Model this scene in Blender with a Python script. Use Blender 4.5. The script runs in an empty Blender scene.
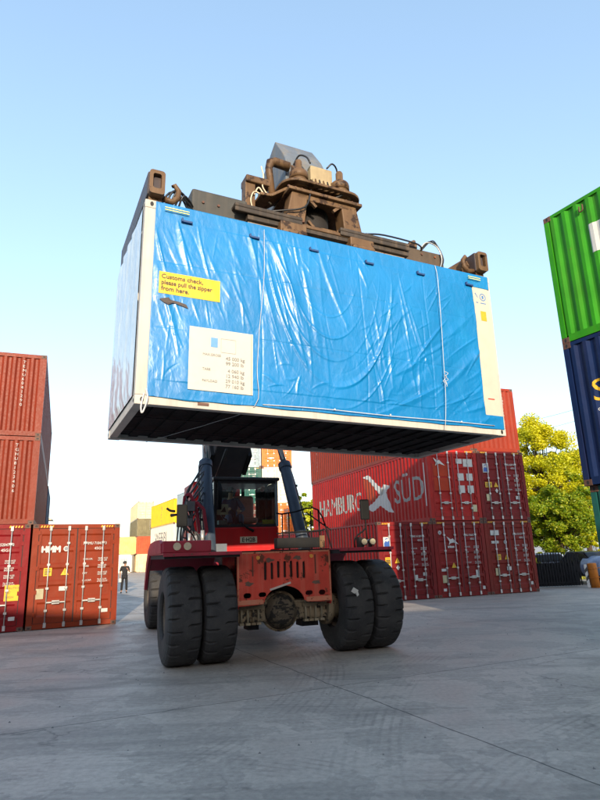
import bpy, bmesh, math, random
from math import sin, cos, pi, radians, atan2, sqrt
from mathutils import Vector, Matrix, noise
from mathutils.geometry import tessellate_polygon

S = bpy.context.scene
C = S.collection
random.seed(7)

# ------------------------------------------------------------------ camera
cam_d = bpy.data.cameras.new('camera'); cam = bpy.data.objects.new('camera', cam_d); C.objects.link(cam)
PITCH, ROLL, CAM_H = 0.2574, -0.03378, 1.809
cam_d.sensor_fit = 'VERTICAL'; cam_d.sensor_height = 24.0; cam_d.lens = 585.31 / 800 * 24.0
cam_d.clip_start = 0.1; cam_d.clip_end = 3000
fw = Vector((0, cos(PITCH), sin(PITCH))); rt = Vector((1, 0, 0)); up = rt.cross(fw)
r2 = cos(ROLL) * rt + sin(ROLL) * up; u2 = -sin(ROLL) * rt + cos(ROLL) * up
M = Matrix((r2, u2, -fw)).transposed().to_4x4(); M.translation = Vector((0, 0, CAM_H))
cam.matrix_world = M
S.camera = cam

# ------------------------------------------------------------------ light
SUN_EL, SUN_AZ = radians(15.0), (0.17, -0.985)       # direction towards the sun (x, y)
world = bpy.data.worlds.new('World'); S.world = world; world.use_nodes = True
wn = world.node_tree.nodes; wl = world.node_tree.links
bg = wn['Background']; sky = wn.new('ShaderNodeTexSky'); sky.sky_type = 'NISHITA'
sky.sun_disc = False; sky.sun_elevation = SUN_EL; sky.sun_rotation = atan2(SUN_AZ[0], SUN_AZ[1])
sky.air_density = 1.0; sky.dust_density = 1.2; sky.ozone_density = 1.7; sky.altitude = 0
gam = wn.new('ShaderNodeGamma'); gam.inputs[1].default_value = 0.64
hs = wn.new('ShaderNodeHueSaturation'); hs.inputs['Saturation'].default_value = 1.12; hs.inputs['Value'].default_value = 1.55; wl.new(sky.outputs[0], hs.inputs['Color']); wl.new(hs.outputs[0], gam.inputs[0]); tint = wn.new('ShaderNodeMix'); tint.data_type = 'RGBA'; tint.blend_type = 'MULTIPLY'; tint.inputs[0].default_value = 1; tint.inputs[7].default_value = (1.03, 1.01, 1.0, 1)   # white balance of the clear air
wl.new(gam.outputs[0], tint.inputs[6]); wl.new(tint.outputs[2], bg.inputs[0]); bg.inputs[1].default_value = 0.15
sd = bpy.data.lights.new('sun', 'SUN'); sd.energy = 2.3; sd.angle = radians(0.6); sd.color = (1.0, 0.83, 0.62)
sun = bpy.data.objects.new('sun', sd); C.objects.link(sun)
sv = Vector((SUN_AZ[0] * cos(SUN_EL), SUN_AZ[1] * cos(SUN_EL), sin(SUN_EL)))
sun.rotation_euler = sv.to_track_quat('Z', 'Y').to_euler(); sun.location = (5, -20, 30)
S.view_settings.view_transform = 'Standard'; S.view_settings.look = 'None'
S.view_settings.exposure = 1.65; S.view_settings.gamma = 1.0
S.view_settings.use_curve_mapping = False
S.render.resolution_x = 768; S.render.resolution_y = 1024
S.render.engine = 'CYCLES'

# ------------------------------------------------------------------ materials
MATS = {}
def nd(nt, kind, **kw):
    n = nt.nodes.new(kind)
    for k, v in kw.items():
        if k.startswith('i_'):
            key = k[2:]; key = int(key) if key.isdigit() else key
            n.inputs[key].default_value = v
        else: setattr(n, k, v)
    return n
def mix(nt, fac, a, b, blend='MIX'):
    m = nt.nodes.new('ShaderNodeMix'); m.data_type = 'RGBA'; m.blend_type = blend
    for s, v in ((0, fac), (6, a), (7, b)):
        if hasattr(v, 'is_output') or hasattr(v, 'links'): nt.links.new(v, m.inputs[s])
        else: m.inputs[s].default_value = v if s == 0 else (*v[:3], 1)
    return m.outputs[2]
def ramp(nt, src, p0, p1, c0=(0, 0, 0, 1), c1=(1, 1, 1, 1)):
    r = nt.nodes.new('ShaderNodeValToRGB'); e = r.color_ramp.elements
    e[0].position = p0; e[1].position = p1; e[0].color = c0; e[1].color = c1
    nt.links.new(src, r.inputs[0]); return r.outputs[0]
def noise_out(nt, vec, scale, detail=4, rough=0.6, dist=0.0):
    n = nd(nt, 'ShaderNodeTexNoise'); n.inputs['Scale'].default_value = scale; n.inputs['Detail'].default_value = detail
    n.inputs['Roughness'].default_value = rough; n.inputs['Distortion'].default_value = dist
    nt.links.new(vec, n.inputs['Vector']); return n.outputs['Fac']
def coords(nt, scale=(1, 1, 1), rot=(0, 0, 0), rnd=True):
    tc = nd(nt, 'ShaderNodeTexCoord'); mp = nd(nt, 'ShaderNodeMapping')
    mp.inputs['Scale'].default_value = scale; mp.inputs['Rotation'].default_value = rot
    if rnd:
        oi = nd(nt, 'ShaderNodeObjectInfo'); ad = nd(nt, 'ShaderNodeVectorMath', operation='MULTIPLY_ADD')
        cb = nd(nt, 'ShaderNodeCombineXYZ')
        for k in range(3): nt.links.new(oi.outputs['Random'], cb.inputs[k])
        nt.links.new(cb.outputs[0], ad.inputs[0]); ad.inputs[1].default_value = (31, 17, 23)
        nt.links.new(tc.outputs['Object'], ad.inputs[2]); nt.links.new(ad.outputs[0], mp.inputs[0])
    else: nt.links.new(tc.outputs['Object'], mp.inputs[0])
    return mp.outputs[0]
def new_mat(name):
    m = bpy.data.materials.new(name); m.use_nodes = True
    return m, m.node_tree, m.node_tree.nodes['Principled BSDF']
def bump(nt, b, h, strength, dist=0.01):
    bp = nd(nt, 'ShaderNodeBump'); bp.inputs['Strength'].default_value = strength; bp.inputs['Distance'].default_value = dist
    nt.links.new(h, bp.inputs['Height']); nt.links.new(bp.outputs[0], b.inputs['Normal'])
def lin(*c):
    return tuple(((v / 255) / 12.92 if v / 255 < .04045 else (((v / 255) + .055) / 1.055) ** 2.4) for v in c)

def paint(name, col, rough=.5, dirt=.35, rust=.3, dirtcol=(.09, .07, .055), fade=.25, metal=0, rustcol=(.13, .045, .02), rscale=3.0, bstr=.25):
    if name in MATS: return MATS[name]
    m, nt, b = new_mat(name)
    v = coords(nt); vs = coords(nt, (7, 7, .55))
    n1 = noise_out(nt, v, 1.3, 5); n2 = noise_out(nt, vs, 1.0, 5, .65); n3 = noise_out(nt, v, rscale, 8, .7)
    n4 = noise_out(nt, v, 22, 3)
    lite = tuple(min(1, c * (1 + fade)) for c in col); dark = tuple(c * (1 - fade * .8) for c in col)
    c = mix(nt, ramp(nt, n1, .3, .7), dark, lite)
    f = nd(nt, 'ShaderNodeMath', operation='MULTIPLY'); nt.links.new(ramp(nt, n2, .48, .78), f.inputs[0]); f.inputs[1].default_value = dirt
    c = mix(nt, f.outputs[0], c, dirtcol)
    t = .74 - .22 * rust
    c = mix(nt, ramp(nt, n3, t, t + .035), c, rustcol) if rust > 0 else c
    nt.links.new(c, b.inputs['Base Color'])
    rr = ramp(nt, n4, .2, .8, (rough - .1,) * 3 + (1,), (rough + .12,) * 3 + (1,)); nt.links.new(rr, b.inputs['Roughness'])
    b.inputs['Metallic'].default_value = metal; b.inputs['Specular IOR Level'].default_value = .22
    bp0 = nd(nt, 'ShaderNodeBump'); bp0.inputs['Strength'].default_value = .6; bp0.inputs['Distance'].default_value = .03; nt.links.new(noise_out(nt, v, 2.1, 2, .5), bp0.inputs['Height'])
    bp = nd(nt, 'ShaderNodeBump'); bp.inputs['Strength'].default_value = bstr; bp.inputs['Distance'].default_value = .004
    nt.links.new(n3, bp.inputs['Height']); nt.links.new(bp0.outputs[0], bp.inputs['Normal']); nt.links.new(bp.outputs[0], b.inputs['Normal'])
    MATS[name] = m; return m
def plain(name, col, rough=.5, metal=0, var=.15, scale=6, emit=None):
    if name in MATS: return MATS[name]
    m, nt, b = new_mat(name)
    n = noise_out(nt, coords(nt), scale, 4)
    c = mix(nt, ramp(nt, n, .3, .7), tuple(x * (1 - var) for x in col), tuple(min(1, x * (1 + var)) for x in col))
    nt.links.new(c, b.inputs['Base Color']); b.inputs['Roughness'].default_value = rough; b.inputs['Metallic'].default_value = metal
    MATS[name] = m; return m
def glass(name, tint=(.8, .9, .9), alpha=.25):
    m, nt, b = new_mat(name)
    tr = nd(nt, 'ShaderNodeBsdfTransparent'); tr.inputs[0].default_value = (*tint, 1)
    gl = nd(nt, 'ShaderNodeBsdfGlossy'); gl.inputs[1].default_value = .03
    fr = nd(nt, 'ShaderNodeFresnel'); fr.inputs[0].default_value = 1.5
    n = noise_out(nt, coords(nt), 3, 5); ad = nd(nt, 'ShaderNodeMath', operation='MULTIPLY_ADD')
    nt.links.new(n, ad.inputs[0]); ad.inputs[1].default_value = .06; nt.links.new(fr.outputs[0], ad.inputs[2])
    mx = nd(nt, 'ShaderNodeMixShader'); nt.links.new(ad.outputs[0], mx.inputs[0])
    nt.links.new(tr.outputs[0], mx.inputs[1]); nt.links.new(gl.outputs[0], mx.inputs[2])
    nt.links.new(mx.outputs[0], nt.nodes['Material Output'].inputs[0]); return m

WHITE = plain('white_lettering', (.46, .46, .44), .55, var=.08)
YELLOW = plain('yellow_sticker', (.62, .36, .01), .5, var=.08)
BLACKP = plain('black_lettering', (.02, .02, .02), .5)
GASKET_HOLE_BLACK = plain('gasket_and_hole_black', (.012, .012, .012), .7)
GALV = paint('galvanised_rod', (.42, .42, .41), .42, .35, .3, metal=.5)
RUBBER = None
CAST = paint('rusty_casting_steel', (.11, .055, .04), .6, .4, .7, rustcol=(.2, .07, .03))

# ------------------------------------------------------------------ mesh helpers
class MB:
    def __init__(s): s.v = []; s.f = []; s.sm = []
    def add(s, vs, fs, smooth=False):
        o = len(s.v); s.v += [tuple(v) for v in vs]
        for f in fs: s.f.append([i + o for i in f]); s.sm.append(smooth)
        return s
    def box(s, x0, x1, y0, y1, z0, z1, mat=None):
        vs = [Vector((x, y, z)) for z in (z0, z1) for y in (y0, y1) for x in (x0, x1)]
        if mat is not None: vs = [mat @ v for v in vs]
        return s.add(vs, [(0, 2, 3, 1), (4, 5, 7, 6), (0, 1, 5, 4), (2, 6, 7, 3), (0, 4, 6, 2), (1, 3, 7, 5)])
    def cbox(s, c, d, rot=(0, 0, 0)):
        from mathutils import Euler
        m = Matrix.Translation(c) @ Euler(rot).to_matrix().to_4x4()
        return s.box(-d[0] / 2, d[0] / 2, -d[1] / 2, d[1] / 2, -d[2] / 2, d[2] / 2, m)
    def beam(s, p, q, w, h, upv=(0, 0, 1)):
        p = Vector(p); q = Vector(q); d = (q - p); L = d.length; d.normalize()
        x = d.cross(Vector(upv));
        if x.length < 1e-4: x = d.cross(Vector((1, 0, 0)))
        x.normalize(); z = x.cross(d)
        m = Matrix((x, d, z)).transposed().to_4x4(); m.translation = p
        return s.box(-w / 2, w / 2, 0, L, -h / 2, h / 2, m)
    def tube(s, pts, r, n=10, cap=True):
        pts = [Vector(p) for p in pts]
        if len(pts) > 2 and not isinstance(r, (list, tuple)) and r < .03:
            o_ = []; P_ = [pts[0] * 2 - pts[1]] + pts + [pts[-1] * 2 - pts[-2]]
            for i in range(1, len(P_) - 2):
                for k in range(4):
                    t = k / 4; a, b, c, d = P_[i - 1:i + 3]
                    o_.append(.5 * ((2 * b) + (c - a) * t + (2 * a - 5 * b + 4 * c - d) * t * t + (3 * b - a - 3 * c + d) * t ** 3))
            pts = o_ + [pts[-1]]
        rs = r if isinstance(r, (list, tuple)) else [r] * len(pts)
        vs = []; prev = None
        for i, p in enumerate(pts):
            d = (pts[min(i + 1, len(pts) - 1)] - pts[max(i - 1, 0)]).normalized()
            if prev is None:
                a = d.cross(Vector((0, 0, 1)));
                if a.length < .05: a = d.cross(Vector((1, 0, 0)))
            else: a = prev - d * prev.dot(d)
            a.normalize(); prev = a; b = d.cross(a)
            for k in range(n):
                t = 2 * pi * k / n; vs.append(p + (a * cos(t) + b * sin(t)) * rs[i])
        fs = [(i * n + k, i * n + (k + 1) % n, (i + 1) * n + (k + 1) % n, (i + 1) * n + k) for i in range(len(pts) - 1) for k in range(n)]
        s.add(vs, fs, True)
        if cap:
            o = len(s.v) - len(vs)
            s.f.append([o + k for k in range(n)][::-1]); s.sm.append(False)
            s.f.append([o + (len(pts) - 1) * n + k for k in range(n)]); s.sm.append(False)
        return s
    def cyl(s, p, q, r, n=20): return s.tube([p, q], r, n)
    def lathe(s, prof, mat, n=28):      # prof: (radius, height) along local z of mat
        vs = [mat @ Vector((r * cos(2 * pi * k / n), r * sin(2 * pi * k / n), h)) for r, h in prof for k in range(n)]
        fs = [(i * n + k, i * n + (k + 1) % n, (i + 1) * n + (k + 1) % n, (i + 1) * n + k) for i in range(len(prof) - 1) for k in range(n)]
        return s.add(vs, fs, True)
    def plate(s, outer, holes, t, mat):  # polygon in xy with holes, thickness t along z
        polys = [[Vector((x, y, 0)) for x, y in outer]] + [[Vector((x, y, 0)) for x, y in h] for h in holes]
        flat = [p for q in polys for p in q]; tris = tessellate_polygon(polys); n = len(flat)
        s.add([mat @ p for p in flat] + [mat @ (p + Vector((0, 0, t))) for p in flat],
              [tuple(tr) for tr in tris] + [tuple(i + n for i in tr[::-1]) for tr in tris])
        o = len(s.v) - 2 * n; k = 0
        for q in polys:
            m = len(q)
            for i in range(m):
                a, b = k + i, k + (i + 1) % m
                s.f.append([o + a, o + b, o + n + b, o + n + a]); s.sm.append(False)
            k += m
        return s
    def build(s, name, mat, parent=None, bevel=0, label=None):
        me = bpy.data.meshes.new(name); me.from_pydata(s.v, [], s.f)
        me.polygons.foreach_set('use_smooth', s.sm)
        bm = bmesh.new(); bm.from_mesh(me); bmesh.ops.recalc_face_normals(bm, faces=bm.faces); bm.to_mesh(me); bm.free()
        me.materials.append(mat); me.update()
        o = bpy.data.objects.new(name, me); C.objects.link(o)
        if parent: o.parent = parent
        if bevel:
            b = o.modifiers.new('bevel', 'BEVEL'); b.width = bevel; b.segments = 2; b.limit_method = 'ANGLE'; b.angle_limit = radians(40)
        if label: o['label'] = label
        return o
def empty(name, loc, rz=0, rx=0, ry=0):
    o = bpy.data.objects.new(name, None); C.objects.link(o); o.location = loc; o.rotation_euler = (rx, ry, rz); o.empty_display_size = .3
    return o
def tag(o, label=None, cat=None, group=None, kind=None):
    if label: o['label'] = label
    if cat: o['category'] = cat
    if group: o['group'] = group
    if kind: o['kind'] = kind
    return o

_font = {}
def text_mesh(txt, size, align='LEFT', spacing=1.0, line=1.0, sx=1.0, shear=0):
    cu = bpy.data.curves.new('t', 'FONT'); cu.body = txt; cu.size = size; cu.align_x = align
    cu.space_character = spacing; cu.space_line = line; cu.resolution_u = 3; cu.shear = shear
    ob = bpy.data.objects.new('t', cu); C.objects.link(ob)
    dg = bpy.context.evaluated_depsgraph_get(); dg.update()
    me = bpy.data.meshes.new_from_object(ob.evaluated_get(dg))
    vs = [(v.co.x * sx, v.co.y) for v in me.vertices]; fs = [tuple(p.vertices) for p in me.polygons]
    bpy.data.objects.remove(ob); bpy.data.curves.remove(cu); bpy.data.meshes.remove(me)
    return vs, fs
def put_text(mb, txt, size, fn, bold=0, **kw):
    vs, fs = text_mesh(txt, size, **kw)
    offs = [(0, 0)] if not bold else [(0, 0), (bold, 0), (-bold, 0), (0, bold), (0, -bold)]
    for k, (a, b) in enumerate(offs): mb.add([fn(x + a, y + b, .0004 * k) for x, y in vs], fs)

# ------------------------------------------------------------------ ground
def ground_material():
    m, nt, b = new_mat('yard_concrete')
    v = coords(nt, rnd=False)
    big = noise_out(nt, v, .12, 6, .6); mid = noise_out(nt, v, .9, 8, .62, .4); fine = noise_out(nt, v, 14, 8, .7); vf = noise_out(nt, v, 90, 3, .6)
    c = mix(nt, ramp(nt, big, .35, .65), (.30, .258, .218), (.43, .375, .32))
    c = mix(nt, ramp(nt, mid, .35, .75), c, (.52, .46, .395), 'MIX')
    f = nd(nt, 'ShaderNodeMath', operation='MULTIPLY'); nt.links.new(ramp(nt, mid, .50, .36), f.inputs[0]); f.inputs[1].default_value = .45
    c = mix(nt, f.outputs[0], c, (.14, .13, .118))
    c = mix(nt, .38, c, ramp(nt, fine, .25, .75, (.12, .104, .09, 1), (.72, .635, .545, 1)))
    ln_ = noise_out(nt, coords(nt, (.16, 1.1, 1), (0, 0, .9), False), 1.0, 6, .65, .6)
    lf_ = nd(nt, 'ShaderNodeMath', operation='MULTIPLY'); nt.links.new(ramp(nt, ln_, .52, .70), lf_.inputs[0]); lf_.inputs[1].default_value = .6
    c = mix(nt, lf_.outputs[0], c, (.12, .112, .10))
    l2_ = noise_out(nt, coords(nt, (.5, 6.0, 1), (0, 0, -1.1), False), 1.0, 7, .7, .3)
    lg_ = nd(nt, 'ShaderNodeMath', operation='MULTIPLY'); nt.links.new(ramp(nt, l2_, .56, .72), lg_.inputs[0]); lg_.inputs[1].default_value = .5
    c = mix(nt, lg_.outputs[0], c, (.10, .095, .088))
    # dark spots (oil, rubber crumbs)
    vo = nd(nt, 'ShaderNodeTexVoronoi'); vo.inputs['Scale'].default_value = 2.3; nt.links.new(v, vo.inputs['Vector'])
    wob = nd(nt, 'ShaderNodeMath', operation='MULTIPLY_ADD'); nt.links.new(noise_out(nt, v, 11, 3), wob.inputs[0]); wob.inputs[1].default_value = .1; nt.links.new(vo.outputs['Distance'], wob.inputs[2])
    sp = ramp(nt, wob.outputs[0], .085, .105, (1, 1, 1, 1), (0, 0, 0, 1))
    g = nd(nt, 'ShaderNodeMath', operation='MULTIPLY'); nt.links.new(sp, g.inputs[0]); nt.links.new(ramp(nt, noise_out(nt, v, .5, 2), .45, .6), g.inputs[1])
    g2 = nd(nt, 'ShaderNodeMath', operation='MULTIPLY'); nt.links.new(g.outputs[0], g2.inputs[0]); g2.inputs[1].default_value = .75
    c = mix(nt, g2.outputs[0], c, (.045, .045, .047))
    # tyre tread marks: rings of fine lines, masked
    for cx, cy, r0, r1, rot in ((-6, 9, 7.35, 7.8, 1), (-6, 9, 8.05, 8.5, 1), (-1.5, 3.2, 2.2, 3.3, 0), (4.2, 2.2, 1.9, 3.1, 0), (-9.5, 10.5, 9.2, 10.2, 0), (9.5, -1.0, 9.8, 10.7, 0), (-3.2, 2.0, 3.5, 4.4, 0), (16, 4, 15.2, 16.1, 0), (2.5, 26, 17.7, 18.4, 0)):
        sub = nd(nt, 'ShaderNodeVectorMath', operation='SUBTRACT'); nt.links.new(v, sub.inputs[0]); sub.inputs[1].default_value = (cx, cy, 0)
        ln = nd(nt, 'ShaderNodeVectorMath', operation='LENGTH'); nt.links.new(sub.outputs[0], ln.inputs[0])
        mr = nd(nt, 'ShaderNodeMapRange'); mr.inputs[1].default_value = r0; mr.inputs[2].default_value = r1; nt.links.new(ln.outputs['Value'], mr.inputs[0])
        # band window
        w = nd(nt, 'ShaderNodeMath', operation='PINGPONG'); nt.links.new(mr.outputs[0], w.inputs[0]); w.inputs[1].default_value = .5
        wi = ramp(nt, w.outputs[0], .02, .12)
        sn = nd(nt, 'ShaderNodeMath', operation='SINE'); mu = nd(nt, 'ShaderNodeMath', operation='MULTIPLY'); nt.links.new(ln.outputs['Value'], mu.inputs[0]); mu.inputs[1].default_value = 62
        nt.links.new(mu.outputs[0], sn.inputs[0])
        ln2 = ramp(nt, sn.outputs[0], 0, .9)
        a = nd(nt, 'ShaderNodeMath', operation='MULTIPLY'); nt.links.new(wi, a.inputs[0]); nt.links.new(ln2, a.inputs[1])
        a2 = nd(nt, 'ShaderNodeMath', operation='MULTIPLY'); nt.links.new(a.outputs[0], a2.inputs[0]); nt.links.new(ramp(nt, noise_out(nt, v, .8, 6, .7), .45, .65, (.0, .0, .0, 1), ((.34,) * 3 if rot else (.34,) * 3) + (1,)), a2.inputs[1])
        c = mix(nt, a2.outputs[0], c, (.40, .38, .34) if rot else (.06, .058, .055))
    # slab joints and cracks
    vr = coords(nt, rot=(0, 0, radians(-26.0)), rnd=False)
    sh_ = nd(nt, 'ShaderNodeVectorMath', operation='ADD'); nt.links.new(vr, sh_.inputs[0]); sh_.inputs[1].default_value = (2.09, 1.27, 0); vr = sh_.outputs[0]
    wv = nd(nt, 'ShaderNodeVectorMath', operation='MULTIPLY_ADD'); nz = nd(nt, 'ShaderNodeTexNoise'); nz.inputs['Scale'].default_value = 1.7; nz.inputs['Detail'].default_value = 6
    nt.links.new(v, nz.inputs['Vector']); nt.links.new(nz.outputs['Color'], wv.inputs[0]); wv.inputs[1].default_value = (.09, .09, 0); nt.links.new(vr, wv.inputs[2])
    br = nd(nt, 'ShaderNodeTexBrick'); br.offset = 0; br.inputs['Scale'].default_value = 1; br.inputs['Brick Width'].default_value = 6.4; br.inputs['Row Height'].default_value = 4.6
    br.inputs['Mortar Size'].default_value = .012; br.inputs['Mortar Smooth'].default_value = .4
    br.inputs['Color1'].default_value = (0, 0, 0, 1); br.inputs['Color2'].default_value = (.0, .0, .0, 1); br.inputs['Mortar'].default_value = (1, 1, 1, 1)
    nt.links.new(wv.outputs[0], br.inputs['Vector'])
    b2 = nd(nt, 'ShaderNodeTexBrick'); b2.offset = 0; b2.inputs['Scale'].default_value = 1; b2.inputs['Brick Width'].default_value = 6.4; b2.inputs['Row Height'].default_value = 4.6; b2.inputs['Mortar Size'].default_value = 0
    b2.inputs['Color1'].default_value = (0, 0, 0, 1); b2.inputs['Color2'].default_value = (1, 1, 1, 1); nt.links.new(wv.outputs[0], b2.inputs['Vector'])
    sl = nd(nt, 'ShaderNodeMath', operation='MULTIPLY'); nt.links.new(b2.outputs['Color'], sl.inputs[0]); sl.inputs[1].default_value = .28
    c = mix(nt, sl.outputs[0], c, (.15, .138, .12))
    jf = nd(nt, 'ShaderNodeMath', operation='MULTIPLY'); nt.links.new(br.outputs['Color'], jf.inputs[0]); jf.inputs[1].default_value = .85
    c = mix(nt, jf.outputs[0], c, (.035, .035, .035))
    # irregular cracks
    vc = nd(nt, 'ShaderNodeTexVoronoi', feature='DISTANCE_TO_EDGE'); vc.inputs['Scale'].default_value = .33
    w2 = nd(nt, 'ShaderNodeVectorMath', operation='MULTIPLY_ADD'); nt.links.new(nz.outputs['Color'], w2.inputs[0]); w2.inputs[1].default_value = (1.1, 1.1, 0); nt.links.new(v, w2.inputs[2])
    nt.links.new(w2.outputs[0], vc.inputs['Vector'])
    cr = ramp(nt, vc.outputs['Distance'], .0015, .006, (1, 1, 1, 1), (0, 0, 0, 1))
    cf = nd(nt, 'ShaderNodeMath', operation='MULTIPLY'); nt.links.new(cr, cf.inputs[0]); nt.links.new(ramp(nt, noise_out(nt, v, .35, 3), .48, .62, (0, 0, 0, 1), (.6, .6, .6, 1)), cf.inputs[1])
    c = mix(nt, cf.outputs[0], c, (.04, .04, .04))
    # pale mineral dust flecks
    fl = ramp(nt, noise_out(nt, coords(nt, (1, 1, 1), (0, 0, .6), False), 5, 9, .75), .66, .72)
    ff = nd(nt, 'ShaderNodeMath', operation='MULTIPLY'); nt.links.new(fl, ff.inputs[0]); ff.inputs[1].default_value = .3
    c = mix(nt, ff.outputs[0], c, (.34, .34, .335))
    nt.links.new(c, b.inputs['Base Color'])
    nt.links.new(ramp(nt, mid, .3, .7, (.42, .42, .42, 1), (.72, .72, .72, 1)), b.inputs['Roughness'])
    hb = mix(nt, .5, fine, vf); hb = mix(nt, jf.outputs[0], hb, (0, 0, 0))
    bump(nt, b, hb, .35, .012)
    return m
gm = MB(); gm.add([(-1500, -1500, 0), (1500, -1500, 0), (1500, 1500, 0), (-1500, 1500, 0)], [(0, 1, 2, 3)])
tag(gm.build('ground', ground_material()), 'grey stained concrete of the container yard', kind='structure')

# ------------------------------------------------------------------ containers
PITCH_W = .278
def prof(s, pitch=PITCH_W, d=.036):
    t = (s / pitch) % 1.0
    if t < .26: return 0
    if t < .5: return d * (t - .26) / .24
    if t < .76: return d
    return d * (1 - (t - .76) / .24)
def breaks(a, b, pitch=PITCH_W):
    r = [a, b]; k = int(a / pitch) - 1
    while k * pitch < b + pitch:
        for t in (0, .26, .5, .76):
            x = (k + t) * pitch
            if a + 1e-4 < x < b - 1e-4: r.append(x)
        k += 1
    return sorted(r)
def corrugate(mb, a, b, z0, z1, fn, pitch=PITCH_W, d=.036):
    br = breaks(a, b, pitch)
    vs = []
    for s in br: vs += [fn(s, prof(s, pitch, d), z0), fn(s, prof(s, pitch, d), z1)]
    mb.add(vs, [(2 * i, 2 * i + 2, 2 * i + 3, 2 * i + 1) for i in range(len(br) - 1)])
def wall_text(parent, items, fn, mat, name='lettering', pitch=PITCH_W, d=.036, out=.004):
    """items: (text, size, s, z, kwargs); lettering painted onto a corrugated wall, fn(s, depth, z)"""
    bm = bmesh.new()
    for it in items:
        if isinstance(it[0], str):
            vs, fs = text_mesh(it[0], it[1], **(it[4] if len(it) > 4 else {}))
            sg = it[5] if len(it) > 5 else 1
            pts = [(it[2] + sg * x, it[3] + y) for x, y in vs]
        else: pts, fs = it
        bv = [bm.verts.new((x, 0, z)) for x, z in pts]
        for f in fs:
            try: bm.faces.new([bv[i] for i in f])
            except ValueError: pass
    xs = [v.co.x for v in bm.verts]
    for x in breaks(min(xs), max(xs), pitch)[1:-1]:
        bmesh.ops.bisect_plane(bm, geom=bm.verts[:] + bm.edges[:] + bm.faces[:], plane_co=(x, 0, 0), plane_no=(1, 0, 0))
    for v in bm.verts: v.co = fn(v.co.x, prof(v.co.x, pitch, d) - out, v.co.z)
    me = bpy.data.meshes.new(name); bm.to_mesh(me); bm.free(); me.materials.append(mat)
    o = bpy.data.objects.new(name, me); C.objects.link(o); o.parent = parent; return o

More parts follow.
